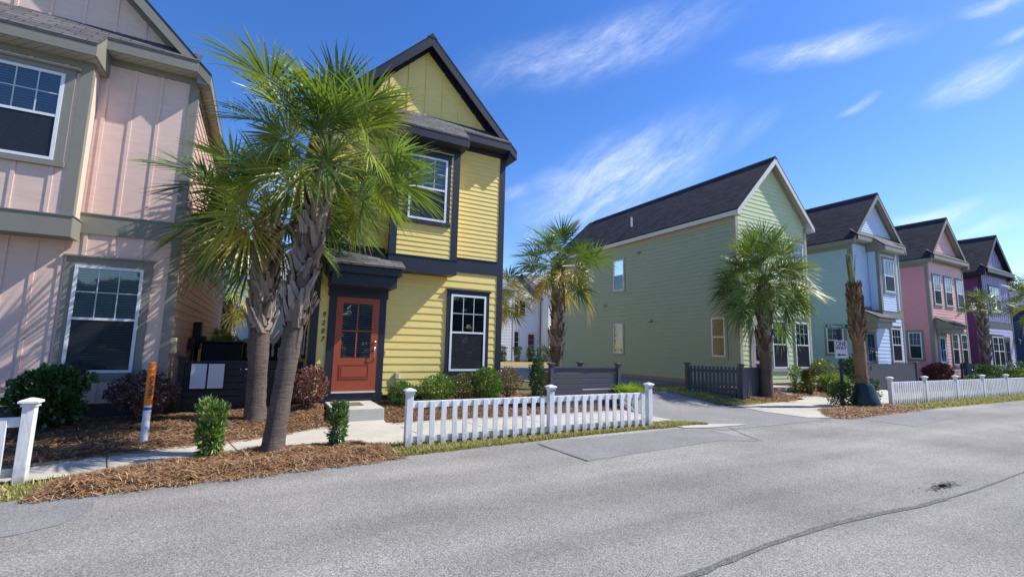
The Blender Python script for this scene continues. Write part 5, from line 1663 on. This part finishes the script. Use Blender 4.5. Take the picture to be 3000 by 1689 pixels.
# dwarf palmetto by the slat screen
dp = thing('dwarf_palmetto', (9.0, 9.65, .06), 'low yellow-green fan palm at the right end of the charcoal slat screen', 'palm')
b = MB(); rnd = random.Random(77)
for i in range(13):
    a = R(i * 137.5); e = R(rnd.uniform(38, 82)); L_ = rnd.uniform(.32, .5)
    d = Vector((math.cos(a) * math.cos(e), math.sin(a) * math.cos(e), math.sin(e)))
    c0 = Vector((9.0, 9.65, .06)); p1 = c0 + d * L_
    cc = rnd.choice([(.22, .30, .04), (.15, .25, .04), (.30, .36, .06)])
    b.tube([c0, p1], [.008, .006], 4, c=cc)
    sd_ = d.cross(Z).normalized(); un = sd_.cross(d)
    for j in range(16):
        th_ = R(-70 + 140 * (j + .5) / 16); dr = (d * math.cos(th_) + sd_ * math.sin(th_)).normalized()
        l2 = rnd.uniform(.34, .44); wv = dr.cross(un).normalized() * .016
        q0, q1, q2 = p1, p1 + dr * l2 * .55, p1 + dr * l2 - Z * .05
        b.face([q0 - wv * .3, q0 + wv * .3, q1 + wv, q1 - wv], c=cc); b.face([q1 - wv, q1 + wv, q2 + wv * .1, q2 - wv * .1], c=cc)
b.build('fronds', M_frond, dp)

# ------------------------------------------------------------------ background houses
M_groof = shingle_mat('grey_shingle', (.20, .20, .21), (.27, .265, .27), (.09, .09, .095))
S_grey = siding_mat('siding_greybeige', (.56, .54, .47)); S_grey2 = siding_mat('siding_taupe', (.34, .31, .30)); S_olive = siding_mat('siding_olive', (.30, .36, .18)); S_lgrey = siding_mat('siding_lightgrey', (.66, .66, .68))


def far_house(name, label, x0, x1, y0, y1, h, side, m_wall, m_trim, wins=(), pitch=2.4, ridge='x', e=.2, zb=.35, gableface=True, m_roof=None):
    root = thing(name, ((x0 + x1) / 2, y0, .3), label, 'house')
    b = MB(); b.box(x0, x1, y0, y1, .2, h)
    if ridge == 'x':
        ym = (y0 + y1) / 2
        b.mesh([(x0, y0, h), (x0, y1, h), (x0, ym, h + pitch), (x1, y0, h), (x1, y1, h), (x1, ym, h + pitch)], [(0, 1, 2), (5, 4, 3)])
    else:
        xm = (x0 + x1) / 2
        b.mesh([(x0, y0, h), (x1, y0, h), (xm, y0, h + pitch), (x0, y1, h), (x1, y1, h), (xm, y1, h + pitch)], [(0, 1, 2), (5, 4, 3)])
    b.build('wall', side, root)
    F = frame_front(0, y0)
    s = MB(); siding(s, F, x0 + .1, x1 - .1, zb, h - .05, e)
    if ridge == 'y':
        xm = (x0 + x1) / 2; hw = (x1 - x0) / 2
        siding(s, F, 0, 0, h, h + pitch - .1, e, clip=lambda z: (xm - hw * max(0, (h + pitch - z) / pitch), xm + hw * max(0, (h + pitch - z) / pitch)))
    siding(s, frame_right(x1), y0 + .1, y1, zb, h - .05, e); siding(s, frame_left(x0), y0 + .1, y1, zb, h - .05, e)
    s.build('siding', m_wall, root)
    t = MB()
    for x in (x0, x1): t.box(x - .08, x + .08, y0 - .05, y0 + .12, .25, h)
    t.box(x0 - .1, x1 + .1, y0 - .04, y0, h - .25, h - .01)
    t.build('trim', m_trim, root)
    r = MB(); o = .35; q = 1 + o / ((y1 - y0) / 2 if ridge == 'x' else (x1 - x0) / 2)
    if ridge == 'x':
        ym = (y0 + y1) / 2; zl = h + pitch - pitch * q; Ls = math.hypot(ym - y0 + o, pitch * q)
        for s_, ye in ((-1, y0 - o), (1, y1 + o)):
            p = [(x0 - o, ye, zl + .06), (x1 + o, ye, zl + .06), (x1 + o, ym, h + pitch + .06), (x0 - o, ym, h + pitch + .06)]
            uv = [(x0, 0), (x1, 0), (x1, Ls), (x0, Ls)]
            r.face(p, uv); r.face([(a, b_, c - .1) for a, b_, c in p][::-1], uv)
        r.face([(x0 - o, y0 - o, zl - .04), (x1 + o, y0 - o, zl - .04), (x1 + o, y0 - o, zl + .06), (x0 - o, y0 - o, zl + .06)], [(0, 0), (.1, 0), (.1, .02), (0, .02)])
    else:
        xm = (x0 + x1) / 2; zl = h + pitch - pitch * q
        for s_, xe in ((-1, x0 - o), (1, x1 + o)):
            p = [(xe, y0 - o, zl + .06), (xe, y1 + o, zl + .06), (xm, y1 + o, h + pitch + .06), (xm, y0 - o, h + pitch + .06)]
            uv = [(y0, 0), (y1, 0), (y1, 3), (y0, 3)]
            r.face(p, uv); r.face([(a, b_, c - .1) for a, b_, c in p][::-1], uv)
    r.build('roof', m_roof or M_groof, root)
    for (a, b_, za, zb_, m2, kw) in wins: window(root, F, a, b_, za, zb_, m_trim, cw=.1, head=.12, cap=False, mull=m2, **kw)
    return root


KW = dict(cols=1, rows=2, blinds=None, scr=False)
far_house('white_house', 'white lap-sided house behind the yellow house corner', 16.0, 20.6, 37.5, 47, 7.0, S_wht, S_wht, C_white, pitch=3.4, ridge='x', e=.28)
far_house('white_house', 'white house wing with paired upper windows, left of the yellowing palm trunk', 20.9, 24.6, 39.5, 48, 6.6, S_wht, S_wht, C_white, wins=[(21.5, 23.0, 4.6, 6.2, 1, KW), (21.4, 22.3, 1.0, 3.1, 0, KW), (23.3, 24.1, .6, 2.9, 0, KW)], pitch=2.6, ridge='x', e=5)
far_house('white_house', 'white house with a porch canopy right behind the yellowing palm', 24.9, 30.0, 38.2, 48, 6.9, S_wht, S_wht, C_white, wins=[(27.0, 27.9, 1.1, 3.0, 0, KW)], pitch=2.6, ridge='x', e=.28)
pc = thing('porch', (26, 37.6, .3), 'small white entry porch with posts on the background white house', 'porch')
b = MB(); b.box(24.7, 28.2, 36.4, 38.15, 3.1, 3.35); b.build('porch_roof', C_white, pc)
for x in (24.85, 28.05):
    b = MB(); b.box(x - .09, x + .09, 36.5, 36.68, .3, 3.1); b.build('post', C_white, pc)
far_house('grey_building', 'light grey lap-sided building at the left background behind the palm', -9, -1.0, 46, 58, 8.0, S_lgrey, S_lgrey, C_white, pitch=3.6, ridge='x', e=.3)
far_house('beige_building', 'grey-beige two-storey building with a square four-pane window, seen between the trunks', -.85, 3.6, 47, 58, 7.3, S_grey, S_grey, C_white, wins=[(-.35, 1.15, 4.1, 5.7, 1, KW)], pitch=3.2, ridge='x', e=.3)
far_house('olive_house', 'olive green house with grey roof just left of the yellow house', 2.35, 8.5, 36, 48, 6.6, S_olive, S_olive, C_white, pitch=3.2, ridge='x', e=.3)
far_house('navy_house', 'low dark navy blue house at the right edge beyond the purple one', 47.5, 53, 11, 22, 5.1, S_navy, S_navy, S_navy, pitch=1.5, ridge='y', e=.18)


def tree(name, label, x, y, h, rc, seed, cols, n=5200, leaf=.42, group='trees on the skyline', base=.3, clumps=26, flat=.6):
    rnd = random.Random(seed)
    root = thing(name, (x, y, 0), label, 'tree', group)
    t = MB()
    zc = h * .62
    p = [Vector((x, y, -.1)), Vector((x + rnd.uniform(-.3, .3), y, h * .35)), Vector((x + rnd.uniform(-.6, .6), y, h * .68)), Vector((x + rnd.uniform(-.5, .5), y, h * .93))]
    t.tube(p, [.32, .26, .17, .05], 9)
    cl = []
    for i in range(clumps):
        a = rnd.random() * 6.28; z = h * rnd.uniform(base + .1, 1.0); k = math.sqrt(max(.05, 1 - ((z / h - (base + 1) / 2) / ((1.08 - base) / 2)) ** 2))
        q = rnd.uniform(.2, 1) * rc * k
        c = Vector((x + math.cos(a) * q, y + math.sin(a) * q, z)); cl.append((c, rnd.uniform(.18, .36) * rc))
        b0 = p[1].lerp(p[3], min(.95, max(0, (z / h - .4) * 1.5)))
        t.tube([b0, b0.lerp(c, .5) + Z * -.2, c], [.09, .05, .02], 5)
    t.build('trunk', mat('bark', (.12, .09, .07), rough=.9, var=.3), root)
    b = MB()
    for i in range(n):
        c, r_ = rnd.choice(cl)
        v = Vector((rnd.gauss(0, 1), rnd.gauss(0, 1), rnd.gauss(0, 1))).normalized() * r_ * rnd.random() ** .4
        q = c + Vector((v.x, v.y, v.z * flat))
        dr = Vector((rnd.gauss(0, 1), rnd.gauss(0, 1), rnd.gauss(.3, .7))).normalized(); sd_ = dr.cross(Vector((rnd.gauss(0, 1), rnd.gauss(0, 1), 1))).normalized()
        l_ = leaf * rnd.uniform(.6, 1.3); w_ = l_ * .3; cc = rnd.choice(cols); g = rnd.uniform(.7, 1.3)
        b.face([q, q + dr * l_ * .5 - sd_ * w_, q + dr * l_, q + dr * l_ * .5 + sd_ * w_], c=tuple(v_ * g for v_ in cc))
    b.build('crown', M_leaf, root)


TG = [(.045, .085, .035), (.03, .06, .025), (.065, .11, .04), (.08, .12, .05)]
for i, (x, y, h, rc, lab) in enumerate([
    (-6.5, 66, 12.6, 3.4, 'tall pine above the grey roof, nearest the rose house wall'), (-2.4, 68, 13.1, 2.8, 'pine whose crown shows left of the browner palm trunk'),
    (1.2, 66, 11.8, 2.9, 'pine showing just between the two near palm trunks'), (4.6, 70, 13.2, 3.2, 'pine behind the olive house roof'), (8.6, 68, 12.2, 3, 'pine hidden behind the yellow house'),
]): tree('pine_tree', lab, x, y, h, rc, 60 + i, TG, n=3800, leaf=.5, base=.45)
for i, (x, y, h, rc, lab) in enumerate([(70, 22, 11.6, 4.6, 'grey-green oak behind the navy house at the right edge'), (82, 22, 12.5, 5, 'oak at the extreme right edge'), (62, 29, 11.0, 4, 'oak just right of the purple house eave')]):
    tree('oak_tree', lab, x, y, h, rc, 80 + i, [(.10, .14, .07), (.07, .10, .05), (.14, .17, .09), (.05, .07, .04)], n=5200, leaf=.5, base=.1, clumps=34, flat=.8)


# ------------------------------------------------------------------ parked cars, far left gap
def car(name, label, x, y, ang, body_m, L_=4.6, W_=1.8, H_=1.5):
    root = thing(name, (x, y, T(x, y)), label, 'car'); z0 = T(x, y)
    u = Vector((math.cos(ang), math.sin(ang), 0)); n = Vector((u.y, -u.x, 0)); O = Vector((x, y, z0))
    F = (O, u, n); l = L_ / 2; w2 = W_ / 2
    prof = [(-l, .42), (-l + .05, .82), (-l + .55, .95), (-l + 1.0, 1.0), (l - 1.35, 1.0), (l - .25, .88), (l, .62), (l - .03, .34), (-l + .1, .3)]
    b = MB(); b.fprism(F, prof, -w2, w2); bo = b.build('body', body_m, root, bevel=.06)
    cab = [(-l + .45, .96), (-l + 1.0, H_ - .05), (-l + 1.4, H_), (l - 2.0, H_ - .02), (l - 1.2, .98)]
    b = MB(); b.fprism(F, cab, -w2 + .14, w2 - .14); b.build('cabin', body_m, root, bevel=.05)
    g = MB()
    for s_ in (-1, 1):
        d = s_ * (w2 - .135); g = MB()
        g.fprism(F, [(-l + .72, 1.0), (-l + 1.12, H_ - .12), (-l + 1.95, H_ - .08), (-l + 1.95, 1.0)], min(d, d + s_ * .01), max(d, d + s_ * .01))
        g.build('side_window', mat('car_glass', (.03, .045, .06), rough=.06, spec=.9), root); g = MB()
        g.fprism(F, [(-l + 2.03, 1.0), (-l + 2.03, H_ - .08), (l - 2.05, H_ - .1), (l - 1.4, 1.0)], min(d, d + s_ * .01), max(d, d + s_ * .01))
        g.build('side_window', mat('car_glass', (.03, .045, .06), rough=.06, spec=.9), root)
    for a in (-l + .8, l - .85):
        for s_ in (-1, 1):
            c = O + u * a + n * s_ * (w2 - .12) + Z * .33
            b = MB(); b.tube([c - n * .1, c + n * .12], .33, 18); wh = b.build('wheel', mat('tyre', (.02, .02, .022), rough=.8), root)
            b = MB(); b.tube([c + n * s_ * .125 - n * .01, c + n * s_ * .125 + n * .01], .2, 14); b.build('rim', mat('rim', (.5, .5, .52), rough=.3, metal=1), wh)


car('parked_car', 'dark car parked in the gap behind the bin, below the square window', .55, 31.5, 0, mat('car_dark', (.03, .035, .045), rough=.25, spec=.7, var=.05))
car('parked_car', 'white car mostly hidden between the two near palm trunks', 1.6, 24.5, 0, mat('car_white', (.6, .62, .64), rough=.25, spec=.7, var=.03), L_=3.6, W_=1.7, H_=1.85)

# tree belt added across the road, out of view, for the windows to mirror
rnd = random.Random(99); b = MB()
for i in range(22000):
    x = -45 + 345 * rnd.random() ** 1.2; hh = 7.5 + 3 * max(0, min(1, (x - 90) / 80)) + 2.5 * fbm(x * .09, 1) + 1.5 * fbm(x * .4, 6)
    z = hh * rnd.random() ** .8; y = -34 + rnd.uniform(-3, 3) * (1.1 - z / 12)
    d = Vector((rnd.gauss(0, 1), rnd.gauss(0, 1), rnd.gauss(0, .8))).normalized(); e = d.cross(Vector((rnd.gauss(0, 1), rnd.gauss(0, 1), 1))).normalized()
    s_ = rnd.uniform(.5, 1.2); c = rnd.choice(TG); p = Vector((x, y, z))
    b.face([p - d * s_, p - e * s_ * .6, p + d * s_, p + e * s_ * .6], c=c)
o = b.build('added_woodland', M_leaf, kind='stuff'); setp(o, 'added belt of dark trees behind the viewer, for the windows to reflect', 'added_woodland')
